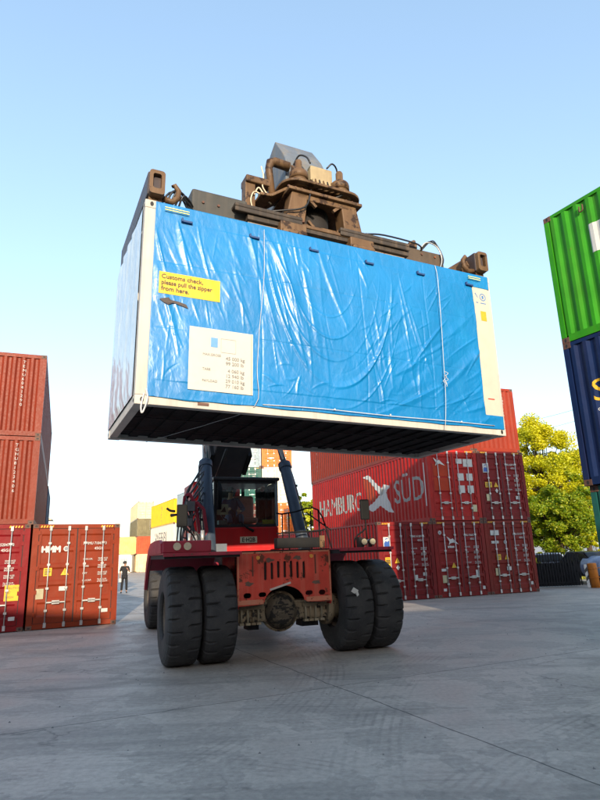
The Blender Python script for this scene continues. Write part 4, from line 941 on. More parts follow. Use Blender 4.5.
GL = glass('tinted_cab_glass', (.90, .99, .98))
g = MB(); g.box(CX0 + .04, CX1 - .04, CY0 + .02, CY0 + .03, CZG + .03, CZ1 - .1); g.build('windscreen', GL, cab)
for x in (CX0 + .02, CX1 - .03):
    g = MB(); g.box(x, x + .01, CY0 + .08, CY1 - .08, CZG + .02, CZ1 - .1); g.build('side_window', GL, cab)
g = MB(); g.box(CX0 + .08, CX1 - .08, CY1 - .05, CY1 - .04, CZG + .1, CZ1 - .12); g.build('rear_window', GL, cab)
g = MB(); g.box(CX0 + .05, CX1 - .05, CY0 + .08, CY1 - .08, CZG - .01, CZG + .01); g.build('cab_floor', BLK, cab)
g = MB(); g.box(-.05, .50, 3.5, 3.62, 2.62, 3.28); g.box(-.05, .50, 3.1, 3.6, 2.58, 2.72); g.build('seat', plain('dusty_pink_fabric', (.6, .24, .2), .8), cab, bevel=.06)
g = MB(); g.tube([(-.33 + .17 * cos(k * pi / 10), 2.82 + .10 * sin(k * pi / 10), 2.78 + .14 * sin(k * pi / 10)) for k in range(21)], .015, 8); g.tube([(-.33, 2.82, 2.78), (-.33, 2.7, 2.5)], .03, 8); g.build('steering_wheel', HOSE, cab)
g = MB(); g.box(-.62, -.42, 2.5, 2.7, 2.47, 2.62); g.box(.3, .6, 2.5, 2.62, 2.47, 2.56); g.build('console', plain('grey_console', (.16, .2, .2), .5), cab)
g = MB(); g.box(.42, .70, 2.46, 2.5, 2.50, 2.62); g.build('yellow_green_bag', plain('yellow_green', (.45, .5, .05), .6), cab)
g = MB(); g.box(-.68, -.42, CY0 + .035, CY0 + .04, 2.74, 2.98); g.build('cream_notice', plain('cream_notice_paper', (.5, .48, .36), .6), cab)
g = MB(); g.add([(-.60, CY0 + .03, 2.80), (-.50, CY0 + .03, 2.93), (-.47, CY0 + .03, 2.80)], [(0, 1, 2)]); g.build('notice_mark', BLK, cab)
g = MB(); g.tube([(-.16, CY0 - .04, 2.58), (.0, CY0 - .05, 2.44), (.16, CY0 - .05, 2.36)], [.016, .022, .035], 8); g.build('wiper', RAILP, cab)
g = MB(); g.box(-.15, .25, CY0 - .012, CY0, 2.10, 2.24); pl_ = g.build('number_plate', plain('cream_plate', (.52, .47, .34), .5), cab)
g = MB(); put_text(g, 'E·H2B', .13, lambda x, y, e: (-.11 + x, CY0 - .014 - e, 2.125 + y), bold=.004, sx=.95); g.build('lettering', BLACKP, pl_)
g = MB(); g.tube([(CX0 + .1, CY0 - .06, 3.5), (CX0 + .12, CY0 - .1, 3.3), (CX0 + .1, CY0 - .1, 2.85)], [.03, .06, .05], 10); g.build('cab_mirror', RAILP, cab)
g = MB(); g.cyl((.60, 3.0, 3.42), (.60, 3.12, 3.38), .05, 12); g.build('cab_fan', plain('dark_orange_plastic', (.4, .1, .04), .5), cab)
g = MB(); g.box(-.98, -.62, 1.7, 2.0, 1.9, 2.08); g.build('tread_step', plain('blue_grey_step', (.10, .12, .15), .6), rs)
g = MB(); g.box(.06, 1.05, .28, .5, 1.93, 2.13); dk = g.build('cross_beam', DARK, rs, bevel=.01)
g = MB(); g.box(.95, 1.06, .255, .279, 1.92, 2.16); g.build('bolt_plate', RUSTBROWN, dk)
# railing on the right deck
for pts in ([(.35, 1.2, 2.68), (.48, 1.2, 2.66), (.75, 1.2, 2.70), (1.32, 1.2, 2.74), (1.61, 1.2, 1.9)], [(.35, 1.2, 2.25), (.7, 1.2, 2.27), (1.30, 1.2, 2.29), (1.45, 1.2, 2.33)]):
    g = MB(); g.tube(pts, .017, 8); g.build('rail', RAILP, rs)
for x, z in ((.48, 2.66), (.63, 2.69), (1.32, 2.74), (1.14, 2.72)):
    g = MB(); g.tube([(x, 1.2, z), (x + (.03 if x > 1.2 else 0), 1.2, 1.9)], .016, 8); g.build('rail_post', RAILP, rs)
for pts in ([(1.30, 1.9, 2.74), (1.61, 1.2, 2.3)], [(-1.2, 1.9, 1.9), (-1.2, 1.9, 2.7), (-1.2, 3.8, 2.7)]):
    g = MB(); g.tube(pts, .016, 8); g.build('rail', RAILP, rs)

# lift cylinders
for sx in (-1, 1):
    p0 = Vector((sx * 1.05, 1.40, 1.90)); p1 = Vector((sx * .96, 2.40, 3.95)); p2 = Vector((sx * .80, 3.45, 6.0))
    d = (p1 - p0).normalized()
    g = MB(); g.tube([p0, p1 - d * .14], .135, 24); g.tube([p1 - d * .16, p1], .155, 24); c1 = g.build('lift_cylinder', BLUEBLACK, rs, bevel=.01)
    g = MB(); g.tube([p1, p2], .07, 16); g.build('cylinder_rod', CHROME, c1)
    g = MB(); g.tube([p0 + Vector((sx * .15, .0, .1)), p0 + d * 1.2 + Vector((sx * .17, 0, 0)), p1 + Vector((sx * .15, 0, -.1)), p1 + Vector((sx * .02, .05, .12))], .016, 8); g.build('oil_pipe', HOSE, c1)
    for k in (.35, .75): 
        g = MB(); q = p0 + d * (k * 2.2) + Vector((sx * .15, 0, 0)); g.cbox(q, (.09, .06, .05)); g.build('pipe_clamp', HOSE, c1)
# red arms and hoses at the left of the cab
for dx, w, top in ((0, .055, 3.12), (.16, .04, 2.95)):
    g = MB(); pts = [(-1.24 + dx, 1.5, 1.95), (-1.27 + dx, 1.5, 2.4), (-1.33 + dx, 1.5, 2.8), (-1.43 + dx, 1.5, top - .06), (-1.50 + dx, 1.5, top), (-1.56 + dx, 1.55, top - .06), (-1.57 + dx, 1.6, top - .25)]
    for a_, b_ in zip(pts[:-1], pts[1:]): g.beam(a_, b_, .06, w * 2, (0, 1, 0))
    g.build('bracket_arm', PINKRED, rs)
random.seed(3)
for k in range(9):
    x0 = -1.28 - .05 * (k % 4); pts = []
    zt = 3.5 - .12 * k
    sag = random.uniform(.1, .4)
    pts = [(-1.12, 1.9, zt + .3), (-1.25 - sag * .3, 1.7, zt), (-1.42 - sag * .5, 1.5, zt - .35), (-1.50 - .02 * k + sag * .2, 1.4, zt - .7), (-1.40 + .03 * k, 1.3, 2.1 + .03 * k), (-1.35, 1.2, 1.9)]
    pts = [Vector(p) + Vector((random.uniform(-.04, .04), 0, random.uniform(-.05, .05))) for p in pts]
    g = MB(); g.tube(pts, random.choice((.014, .018, .022)), 8); g.build('hydraulic_hose', HOSE, rs)
for bx_ in ((-1.55, -1.38, 1.35, 1.6, 2.75, 2.95), (-1.52, -1.42, 1.35, 1.5, 2.45, 2.6)): g = MB(); g.box(*bx_); g.build('valve_box', plain('grey_valve', (.12, .12, .12), .5), rs)
for x, z in ((-1.5, 2.1), (-1.36, 2.2), (-1.62, 2.15)):
    g = MB(); g.cyl((x, .6, z - .15), (x, .6, z + .12), .035, 10); g.build('filter_can', GALV, rs)

# boom
PV = Vector((0, 6.5, 3.35)); TP = Vector((.02, -2.05, 8.62)); bd = (TP - PV).normalized()
g = MB(); g.beam(PV - bd * .5, PV + bd * 5.2, .92, 1.02); bo = g.build('boom', BOOMPAINT, rs, bevel=.03)
g = MB(); g.beam(PV + bd * 5.1, TP + bd * .1, .74, .82); b2 = g.build('boom_extension', TIPPAINT, bo, bevel=.02)
g = MB(); g.beam(PV + bd * 5.0, PV + bd * 5.25, 1.02, 1.12); g.build('boom_collar', DARK, bo, bevel=.02)
for sx in (-1, 1):
    g = MB(); g.cbox(PV + bd * 2.6 + Vector((sx * .5, 0, -.35)), (.10, .8, .5), (-.55, 0, 0)); g.build('boom_bracket', DARK, bo)
    g = MB(); g.box(sx * .60 - .08, sx * .60 + .08, 5.6, 7.2, 1.8, 3.9); g.build('boom_tower', RED, rs, bevel=.03)
g = MB(); g.tube([(-.3, 3.1, 4.4), (-.34, 4.0, 3.9), (-.3, 5.5, 3.3)], .03, 8); g.build('boom_hose', HOSE, bo)

# spreader: its frame follows the lifted container
rel = Matrix.Rotation(-MYAW, 3, 'Z') @ (Vector(LO) - Vector(MO))
def spart(mb, name, mat, parent, bevel=0):
    return mb.build(name, mat, parent, bevel)
g = MB()
g.box(.95, 5.60, .78, 1.66, 3.02, 3.60)                     # central box
sp_ = g.build('spreader', GREYBROWN, rs, bevel=.03); sp_.location = rel; sp_.rotation_euler = (0, LTILT, LYAW - MYAW)
g = MB(); g.box(.82, 1.75, .74, 1.1, 2.98, 3.78); g.build('spreader_arm', paint('charcoal_steel', (.05, .05, .047), .6, .4, .15, dirtcol=(.12, .1, .08)), sp_, bevel=.04)
g = MB(); g.box(4.25, 5.72, .74, 1.1, 3.0, 3.66); g.build('spreader_arm', paint('charcoal_brown_steel', (.07, .052, .038), .6, .5, .4, dirtcol=(.14, .09, .055)), sp_, bevel=.04)
for x0, x1 in ((1.72, 2.60), (3.62, 4.75)):                 # ledge over a pale rusty slide
    g = MB(); g.box(x0 - .25, x1 + .05, .55, .80, 3.52, 3.585); g.box(x0 - .25, x1 + .05, .55, .58, 3.44, 3.52); g.build('slide_guard', GREYBROWN, sp_, bevel=.02)
    g = MB(); g.box(x0, x1, .66, .82, 3.10, 3.36); g.build('slide_rail', paint('worn_pale_slide', (.26, .22, .18), .5, .6, .7, dirtcol=(.12, .06, .03), rustcol=(.16, .06, .03)), sp_, bevel=.01)
g = MB(); g.box(1.7, 4.8, .60, .72, 3.36, 3.46); g.build('slide_guard', GREYBROWN, sp_)
for x0 in (2.45, 3.75):
    g = MB(); g.box(x0 - .22, x0 + .25, .50, .75, 3.20, 3.42); g.cyl((x0 - .2, .5, 3.22), (x0 + .24, .5, 3.22), .05, 12); g.build('bearing_block', RUSTBROWN, sp_, bevel=.02)
# end beams with twist-lock heads
for x, nm in ((.02, 0), (LL - .25, 1)):
    e = MB(); e.box(x, x + .24, .02, LW - .02, 3.00, 3.36); eb = e.build('end_beam', paint('dark_end_beam', (.05, .04, .042), .45, .4, .5, dirtcol=(.12, .08, .06)), sp_, bevel=.02)
    for y0, s in ((-.05, -1), (LW + .05, 1)):
        q = MB(); yy = y0
        q.plate(rr(x + .12, 3.17, .215, .37, .045), [rr(x + .12, 3.185, .115, .23, .03)], .34, Matrix.Translation((0, yy + (.34 if s < 0 else 0), 0)) @ Matrix.Rotation(pi / 2, 4, 'X'))
        hd_ = q.build('twistlock_housing', RUSTBROWN, eb, bevel=.008)
        q = MB(); q.box(x + .03, x + .21, yy + .12 if s < 0 else yy - .36, yy + .30 if s < 0 else yy - .1, 2.90, 3.0); q.build('twistlock', RUSTBROWN, eb)
        q = MB(); q.tube([(x + .11, yy + .2 * (1 if s < 0 else -1), 3.1), (x + .12, yy + .18 * (1 if s < 0 else -1), 3.25), (x + .09, yy + .2 * (1 if s < 0 else -1), 3.32)], [.05, .035, .045], 10); q.build('lock_pin', paint('greenish_pin', (.16, .2, .16), .5), eb)
    hk = MB(); sgn = 1 if nm == 0 else -1; bx = x + .24 if nm == 0 else x
    hk.tube([(bx, .1, 3.02), (bx + sgn * .12, .1, 3.0), (bx + sgn * .2, .1, 3.08), (bx + sgn * .21, .1, 3.2), (bx + sgn * .15, .1, 3.28), (bx + sgn * .12, .1, 3.25)], [.045, .045, .045, .04, .035, .025], 10); hk.build('guide_hook', RUSTBROWN, eb)
    k2 = MB(); xa, xb = sorted((bx, .95 if nm == 0 else 5.6)); k2.box(xa, xb, .9, 1.54, 3.06, 3.34); k2.build('slide_beam', GREYBROWN, sp_)
g = MB(); g.cyl((5.62, .62, 3.06), (5.85, .25, 3.2), .16, 20); g.cyl((5.83, .27, 3.19), (5.86, .22, 3.21), .10, 16); g.build('lock_motor', RUSTBROWN, sp_, bevel=.01)
random.seed(5)
for k in range(5):
    g = MB(); x = .85 + random.uniform(-.03, .03); h_ = random.uniform(.1, .28)
    g.tube([(.28 + .07 * k, .5 + .05 * k, 3.12), (.42 + .05 * k, .5, 3.18 + h_), (.62 + .03 * k, .6, 3.22 + h_), (.84, .75, 3.2 + .06 * k)], .017, 8); g.build('hydraulic_hose', HOSE, sp_)
for k in range(3):
    g = MB(); g.tube([(5.15 + .02 * k, .74, 3.62), (5.3 + .06 * k, .7, 3.80 + .03 * k), (5.55, .7, 3.76 + .02 * k), (5.62 + .02 * k, .68, 3.5), (5.5, .66, 3.2)], .012, 8); g.build('hydraulic_hose', GALV if k == 0 else HOSE, sp_)
g = MB(); g.box(4.95, 5.12, .75, .9, 3.66, 3.76); g.cyl((5.0, .8, 3.76), (5.1, .8, 3.82), .04, 10); g.build('valve', RUSTBROWN, sp_)
# yoke
YK = .72
def trapz(xb0, xb1, xt0, xt1, y0, y1, z0, z1):
    return [(xb0, y0, z0), (xb1, y0, z0), (xt1, y0, z1), (xt0, y0, z1), (xb0, y1, z0), (xb1, y1, z0), (xt1, y1, z1), (xt0, y1, z1)], [(0, 1, 2, 3), (4, 7, 6, 5), (0, 4, 5, 1), (3, 2, 6, 7), (0, 3, 7, 4), (1, 5, 6, 2)]
for args in ((2.36, 2.72, 2.50, 2.80), (3.50, 3.88, 3.44, 3.74)):
    for y0 in (.62, 1.55): g = MB(); g.add(*trapz(*args, y0, y0 + .28, 3.46, 4.12)); g.build('yoke_leg', RUSTBROWN, sp_, bevel=.02)
g = MB(); g.box(2.42, 3.84, .56, 1.9, 4.10, 4.16); g.box(2.6, 3.6, .62, .68, 4.0, 4.1); yk = g.build('yoke_plate', RUSTBROWN, sp_, bevel=.012)
g = MB(); g.box(2.30, 3.95, .58, .95, 3.43, 3.49); g.build('yoke_foot', RUSTBROWN, sp_, bevel=.01)
for sx, xx in ((1, 2.80), (-1, 3.45)):
    g = MB(); g.beam((xx, .66, 4.06), (xx + sx * .16, .66, 3.92), .05, .05, (0, 1, 0)); g.build('yoke_gusset', RUSTBROWN, sp_); g = MB(); g.beam((xx, .66, 3.62), (xx + sx * .1, .66, 3.52), .05, .05, (0, 1, 0)); g.build('yoke_gusset', RUSTBROWN, sp_)
g = MB(); g.cyl((3.1, 1.25, 3.5), (3.1, 1.25, 4.1), .36, 36); g.build('rotator', plain('void_shade_black', (.012, .01, .01), .8), sp_); g = MB(); g.box(2.75, 3.5, .9, .95, 3.5, 3.72); g.build('cross_plate', RUSTBROWN, sp_)  # rotator coloured black as the shaded hollow between the legs
g = MB(); g.plate(rr(3.12, 1.0, 1.55, .95, .3), [], .05, Matrix.Translation((0, 0, 4.28))); g.build('swivel_plate', RUSTBROWN, sp_, bevel=.01)
for k, x in enumerate((2.66, 3.48)):
    g = MB(); g.lathe([(.10, 4.16), (.10, 4.27), (.105, 4.271), (.185, 4.275), (.185, 4.31), (.15, 4.315), (.15, 4.46), (.152, 4.461), (.172, 4.465), (.172, 4.56), (.16, 4.60), (.12, 4.64), (.085, 4.66), (.066, 4.67), (.066, 4.83), (.05, 4.86), (.001, 4.865)], Matrix.Translation((x + .04, .78, 0)), 24); g.build('damping_cylinder', RUSTBROWN, sp_)
g = MB(); g.box(2.98, 3.42, .86, 1.0, 4.62, 4.92); g.box(3.0, 3.4, .8, .9, 4.45, 4.62); vb = g.build('valve_block', paint('pale_tan_valve', (.34, .27, .16), .5, .35, .3), sp_, bevel=.015)
for k in range(5):
    g = MB(); g.tube([(3.04 + k * .08, .80, 4.6), (3.04 + k * .08, .76, 4.48), (3.02 + k * .07 + .02 * (k % 2), .74, 4.36), (2.95 + k * .08, .7, 4.26)], .014, 8); g.build('hydraulic_hose', HOSE if k % 2 else RUSTBROWN, vb)
for k in range(4):
    g = MB(); g.tube([(2.9 + k * .12, .70, 4.36), (3.0 + k * .12, .62, 4.27), (3.12 + k * .1, .60, 4.30), (3.25 + k * .08, .68, 4.38)], .018, 8); g.build('hydraulic_hose', RUSTBROWN, vb)
g = MB(); g.beam((2.56, 1.0, 4.30), (2.18, 1.0, 4.02), .5, .05, (0, 0, 1)); g.beam((2.18, 1.0, 4.02), (1.98, 1.0, 4.0), .5, .05); g.build('side_bracket', RUSTBROWN, sp_, bevel=.01)
g = MB(); g.tube([(2.62, 1.0, 4.86), (2.34, 1.0, 4.88), (2.26, 1.0, 4.84), (2.23, 1.0, 4.72), (2.30, 1.0, 4.1)], [.085, .085, .08, .065, .06], 16); g.build('damper_link', RUSTBROWN, sp_)
g = MB(); g.box(1.80, 1.98, 1.0, 1.2, 3.6, 4.36); g.build('camera_post', RUSTBROWN, sp_, bevel=.01)
g = MB(); g.box(1.80, 2.26, .95, 1.25, 4.33, 4.46); g.build('post_cap', RUSTBROWN, sp_, bevel=.02)
for pts in ([(1.95, .98, 4.1), (2.02, .96, 4.25), (2.1, .95, 4.16), (2.2, .95, 4.08)], [(1.93, .98, 3.8), (1.88, .95, 3.98), (1.97, .95, 4.15), (2.25, .95, 3.98)], [(2.08, .98, 4.7), (2.12, .97, 4.5), (2.1, .97, 4.3), (2.2, .97, 4.15)]):
    g = MB(); g.tube(pts, .013, 6); g.build('cable', plain('pale_cable', (.5, .42, .3), .6), sp_)
# boom head: the slanting box above the yoke
hd = MB()
def head_pts(w0, w1):
    prof_ = [(1.10, 4.20), (1.10, 5.10), (1.22, 5.32), (1.58, 5.82), (2.5, 5.3), (2.7, 4.2)]
    a_ = [(w0, y, z) for y, z in prof_]; b_ = [(w1, y, z) for y, z in prof_]; n_ = len(prof_)
    return a_ + b_, [tuple(range(n_))[::-1], tuple(n_ + i for i in range(n_))] + [(i, (i + 1) % n_, n_ + (i + 1) % n_, n_ + i) for i in range(n_)]
hd.add(*head_pts(2.60, 3.40)); hd.build('boom_head', TIPPAINT, sp_, bevel=.015)
for x in (2.70, 3.30):
    g = MB(); g.plate([(.92, 4.28), (.96, 4.85), (1.09, 5.0), (1.095, 4.95), (1.095, 4.28)], [], .05, Matrix.Translation((x, 0, 0)) @ Matrix(((0, 0, 1, 0), (1, 0, 0, 0), (0, 1, 0, 0), (0, 0, 0, 1)))); g.build('head_cheek', RUSTBROWN, sp_, bevel=.01)

# ------------------------------------------------------------------ people
SKIN = plain('skin', (.36, .19, .12), .55, var=.06)
def skinned(name, mat, nodes, edges, parent=None, sub=1, root=0):
    """one continuous surface grown over a joint skeleton: nodes = [(pos, radius)]"""
    me = bpy.data.meshes.new(name); me.from_pydata([tuple(n[0]) for n in nodes], edges, []); me.materials.append(mat)
    o = bpy.data.objects.new(name, me); C.objects.link(o)
    sk = o.modifiers.new('skin', 'SKIN'); sk.use_smooth_shade = True
    me.skin_vertices  # layer is created with the modifier
    if not me.skin_vertices: 
        bm = bmesh.new(); bm.from_mesh(me); bm.verts.layers.skin.verify(); bm.to_mesh(me); bm.free()
    for i, n in enumerate(nodes):
        r = n[1] if isinstance(n[1], tuple) else (n[1], n[1]); me.skin_vertices[0].data[i].radius = r; me.skin_vertices[0].data[i].use_root = i == root
    ss = o.modifiers.new('sub', 'SUBSURF'); ss.levels = sub; ss.render_levels = sub
    if parent: o.parent = parent
    return o
def figure(root, J, shirt, trousers, shoes, hair, sleeve='short'):
    """J: joint positions; y- is forwards"""
    V = {k: Vector(v) for k, v in J.items()}
    n = []; e = []
    def a(p, r, frm=None):
        n.append((p, r)); i = len(n) - 1
        if frm is not None: e.append((frm, i))
        return i
    pel = a(V['pelvis'], .10); w = a(V['pelvis'].lerp(V['chest'], .5), .10, pel); ch = a(V['chest'], .12, w); nk = a(V['neck'], .055, ch)
    hd = V['head']; jaw = a(V['neck'].lerp(hd, .45) + V['face'] * .025, .058, nk); h1 = a(hd + V['face'] * .005, .082, jaw); a(hd + Vector((0, 0, .075)), .062, h1)
    for s in ('l', 'r'):
        sh = a(V['sh' + s], .055, ch); el = a(V['el' + s], .038, sh); wr = a(V['wr' + s], .026, el)
        hv = V['hand' + s]; dr = (hv - V['wr' + s]).normalized(); side = dr.cross(V['face']); side = side.normalized() if side.length > .1 else Vector((1, 0, 0))
        pm = a(V['wr' + s] + dr * .06, (.030, .018), wr)
        for k in range(4):
            b0 = V['wr' + s] + dr * .09 + side * (.024 - k * .016); L_ = (.07, .08, .075, .06)[k]
            f0 = a(b0, .009, pm); f1 = a(b0 + dr * L_ * .5 + V['face'] * .012, .008, f0); a(b0 + dr * L_ * .85 + V['face'] * .035, .007, f1)
        t0 = a(V['wr' + s] + dr * .04 + side * .035 + V['face'] * .01, .011, pm); a(V['wr' + s] + dr * .08 + side * .05 + V['face'] * .03, .009, t0)
        hp = a(V['hip' + s], .075, pel); kn = a(V['kn' + s], .052, hp); an = a(V['an' + s], .034, kn); a(V['an' + s].lerp(V['toe' + s], .5), .026, an)
    skinned('body', SKIN, n, e, root, 2)
    # face features
    f = V['face']; rgt = f.cross(Vector((0, 0, 1))).normalized()
    for sx in (-1, 1):
        g = MB(); c = hd + f * .078 + rgt * sx * .03 + Vector((0, 0, .005)); g.lathe([(.001, -.008), (.009, -.004), (.010, 0), (.009, .004), (.001, .008)], Matrix.Translation(c), 10); g.build('eye', BLACKP, root)
        g = MB(); c = hd + rgt * sx * .082; g.lathe([(.001, -.03), (.012, -.02), (.016, 0), (.012, .02), (.001, .03)], Matrix.Translation(c), 10); g.build('ear', SKIN, root)
    g = MB(); g.tube([hd + f * .08 + Vector((0, 0, .01)), hd + f * .105 - Vector((0, 0, .022)), hd + f * .085 - Vector((0, 0, .03))], [.007, .013, .008], 8); g.build('nose', SKIN, root)
    g = MB(); g.tube([hd + f * .083 - rgt * .022 - Vector((0, 0, .052)), hd + f * .09 - Vector((0, 0, .052)), hd + f * .083 + rgt * .022 - Vector((0, 0, .052))], .005, 6); g.build('mouth', plain('lips', (.25, .09, .07), .5), root)
    g = MB(); g.lathe([(.092, -.03), (.102, .0), (.104, .04), (.095, .08), (.065, .115), (.001, .13)], Matrix.Translation(hd - f * .02 + Vector((0, 0, .005))), 16); g.build('hair', hair, root)
    n2 = [(V['pelvis'] + Vector((0, 0, .02)), (.165, .125)), (V['pelvis'].lerp(V['chest'], .45), (.15, .118)), (V['chest'], (.175, .13)), (V['neck'] - Vector((0, 0, .06)), .085)]; e2 = [(0, 1), (1, 2), (2, 3)]
    for s in ('l', 'r'):
        k = len(n2); n2.append((V['sh' + s], .078)); e2.append((2, k))
        q = V['sh' + s].lerp(V['el' + s], .85); n2.append((q, .062)); e2.append((k, k + 1))
        if sleeve == 'long': n2.append((V['el' + s], .055)); e2.append((k + 1, k + 2)); n2.append((V['wr' + s].lerp(V['el' + s], .08), .042)); e2.append((k + 2, k + 3))
    skinned('shirt', shirt, n2, e2, root, 2, root=1)
    n3 = [(V['pelvis'] - Vector((0, 0, .02)), (.15, .12))]; e3 = []
    for s in ('l', 'r'):
        k = len(n3); n3 += [(V['hip' + s], .098), (V['kn' + s], .075), (V['an' + s] + Vector((0, 0, .05)), .062)]; e3 += [(0, k), (k, k + 1), (k + 1, k + 2)]
    skinned('trousers', trousers, n3, e3, root, 2)
    for s in ('l', 'r'):
        skinned('shoe', shoes, [(V['an' + s] + Vector((0, 0, -.02)) - (V['toe' + s] - V['an' + s]) * .25, .045), (V['an' + s].lerp(V['toe' + s], .6) - Vector((0, 0, .012)), (.045, .038)), (V['toe' + s] - Vector((0, 0, .0)), .034)], [(0, 1), (1, 2)], root, 2)
BLKCLOTH = plain('black_cotton', (.010, .010, .012), .85); NAVYCLOTH = plain('dark_navy_cloth', (.05, .07, .12), .85); HAIR = plain('black_hair', (.012, .010, .009), .6)
man = empty('person', (-10.35, 34.8, 0), .25); tag(man, 'man in black standing far off on the concrete with one hand raised to his chest', 'person')
figure(man, dict(pelvis=(0, 0, .95), chest=(0, .01, 1.30), neck=(0, .0, 1.50), head=(.0, -.02, 1.63), face=(.45, -.89, 0),
    shl=(-.19, .0, 1.42), ell=(-.26, .03, 1.13), wrl=(-.24, -.06, .90), handl=(-.23, -.10, .80),
    shr=(.19, .0, 1.42), elr=(.27, -.02, 1.14), wrr=(.17, -.18, 1.28), handr=(.11, -.22, 1.36),
    hipl=(-.09, 0, .90), knl=(-.13, -.02, .50), anl=(-.15, .02, .08), toel=(-.18, -.12, .035),
    hipr=(.09, 0, .90), knr=(.12, -.03, .50), anr=(.13, .02, .08), toer=(.15, -.13, .035)), BLKCLOTH, BLKCLOTH, BLKCLOTH, HAIR)
# white bag in his lowered hand
g = MB(); g.cbox((-.24, -.12, .70), (.16, .07, .22)); tag(g.build('white_bag', WHITE, None, bevel=.03), 'small white bag held low by the man in black', 'bag')
bpy.data.objects['white_bag'].location = (-10.35 - .0, 34.8, 0); bpy.data.objects['white_bag'].rotation_euler = (0, 0, .25)
dv = empty('person', (MO[0] - .20 * cos(MYAW) - 3.15 * sin(MYAW), MO[1] - .20 * sin(MYAW) + 3.15 * cos(MYAW), 2.25), MYAW)
tag(dv, 'driver in dark clothes sitting behind the cab windscreen with his hands at the wheel', 'person')
figure(dv, dict(pelvis=(.06, .12, .42), chest=(.02, .06, .76), neck=(0, .0, .96), head=(.0, -.03, 1.09), face=(.3, -.92, .2),
    shl=(-.18, .03, .88), ell=(-.27, -.10, .66), wrl=(-.20, -.30, .62), handl=(-.14, -.36, .64),
    shr=(.19, .03, .88), elr=(.31, -.08, .66), wrr=(.18, -.27, .60), handr=(.10, -.33, .60),
    hipl=(-.06, .08, .38), knl=(-.12, -.36, .50), anl=(-.12, -.50, .24), toel=(-.12, -.60, .27),
    hipr=(.15, .08, .38), knr=(.18, -.34, .50), anr=(.16, -.48, .24), toer=(.16, -.60, .27)), NAVYCLOTH, NAVYCLOTH, BLKCLOTH, HAIR, sleeve='long')

# ------------------------------------------------------------------ trees
def leafmat(name, c0, c1, c2):
    m, nt, b = new_mat(name)
    ge = nd(nt, 'ShaderNodeNewGeometry'); n = noise_out(nt, coords(nt), .55, 3)
    c = mix(nt, ramp(nt, n, .38, .62), c0, c1); c = mix(nt, ramp(nt, ge.outputs['Random Per Island'], .55, .95), c, c2)
    nt.links.new(c, b.inputs['Base Color']); b.inputs['Roughness'].default_value = .5
    tr = nd(nt, 'ShaderNodeBsdfTranslucent'); nt.links.new(c, tr.inputs[0]); mx = nd(nt, 'ShaderNodeMixShader'); mx.inputs[0].default_value = .4
    nt.links.new(b.outputs[0], mx.inputs[1]); nt.links.new(tr.outputs[0], mx.inputs[2]); nt.links.new(mx.outputs[0], nt.nodes['Material Output'].inputs[0])
    return m
LEAFY = leafmat('yellow_green_leaves', (.60, .56, .008), (.38, .42, .008), (.64, .60, .012))
LEAFG = leafmat('mid_green_leaves', (.12, .22, .006), (.24, .32, .008), (.40, .40, .010))
LEAFD = leafmat('far_green_leaves', (.10, .13, .03), (.16, .17, .04), (.22, .2, .05))
BARK = paint('dark_bark', (.07, .05, .035), .9, .3, 0)
def tree(label, x, y, h, rad, z0, leaf, nclump, per, ls, seed, group=None, name='tree', cat='tree', trunk_r=.22, squash=.8):
    rnd = random.Random(seed); t = empty(name, (x, y, 0), rnd.uniform(0, 6)); tag(t, label, cat, group)
    tr = MB(); top = Vector((rnd.uniform(-.3, .3), rnd.uniform(-.3, .3), h * .72)); tr.tube([(0, 0, -.1), (.05, 0, h * .25), top * .75, top], [trunk_r, trunk_r * .8, trunk_r * .5, trunk_r * .2], 9)
    to = tr.build('trunk', BARK, t); lv = []; lf = []
    cz = (z0 + h) / 2; hh = (h - z0) / 2
    clumps = []
    for k in range(nclump):
        while True:
            p = Vector((rnd.uniform(-1, 1), rnd.uniform(-1, 1), rnd.uniform(-1, 1)))
            if .25 < p.length < 1: break
        q = Vector((p.x * rad * (1 - .35 * max(0, p.z)), p.y * rad * (1 - .35 * max(0, p.z)), cz + p.z * hh))
        q += Vector((nz(q.x * .4, q.z * .4, seed), nz(q.y * .4, q.z * .4, seed + 5), 0)) * rad * .35
        clumps.append((q, rnd.uniform(.4, 1.0) * rad * .23))
    for q, r in clumps[::3]:
        s0 = top * rnd.uniform(.35, .95); m_ = s0.lerp(q, .5) + Vector((0, 0, -.2)); br = MB(); br.tube([s0, m_, q], [trunk_r * .3, trunk_r * .18, .02], 5); br.build('limb', BARK, to)
    for q, r in clumps:
        for i in range(per):
            v = Vector((rnd.gauss(0, 1), rnd.gauss(0, 1), rnd.gauss(0, 1))); v.normalize(); v *= r * rnd.random() ** .4; v.z *= .72
            c = q + v; s = ls * rnd.uniform(.6, 1.3)
            a = Vector((rnd.uniform(-1, 1), rnd.uniform(-1, 1), rnd.uniform(-.6, .6))).normalized(); b = a.cross(Vector((rnd.uniform(-1, 1), rnd.uniform(-1, 1), rnd.uniform(-1, 1)))).normalized()
            o = len(lv); lv.extend((tuple(c - a * s), tuple(c + b * s * .5), tuple(c + a * s), tuple(c - b * s * .5))); lf.append((o, o + 1, o + 2, o + 3))
    me = bpy.data.meshes.new('crown'); me.from_pydata(lv, [], lf); me.materials.append(leaf)
    co = bpy.data.objects.new('crown', me); C.objects.link(co); co.parent = t; return t
tree('tall yellow-green tree right behind the red containers, its top the highest', 16.6, 40.5, 10.6, 3.3, 2.2, LEAFY, 230, 300, .085, 1)
tree('yellow-green tree behind the navy container edge, lower and further right', 19.9, 42.5, 8.3, 2.9, 2.0, LEAFY, 180, 280, .085, 2)
tree('greener tree in front of the tall yellow-green one, above the black fence', 15.6, 36.8, 5.4, 2.6, 1.3, LEAFG, 170, 280, .08, 3)
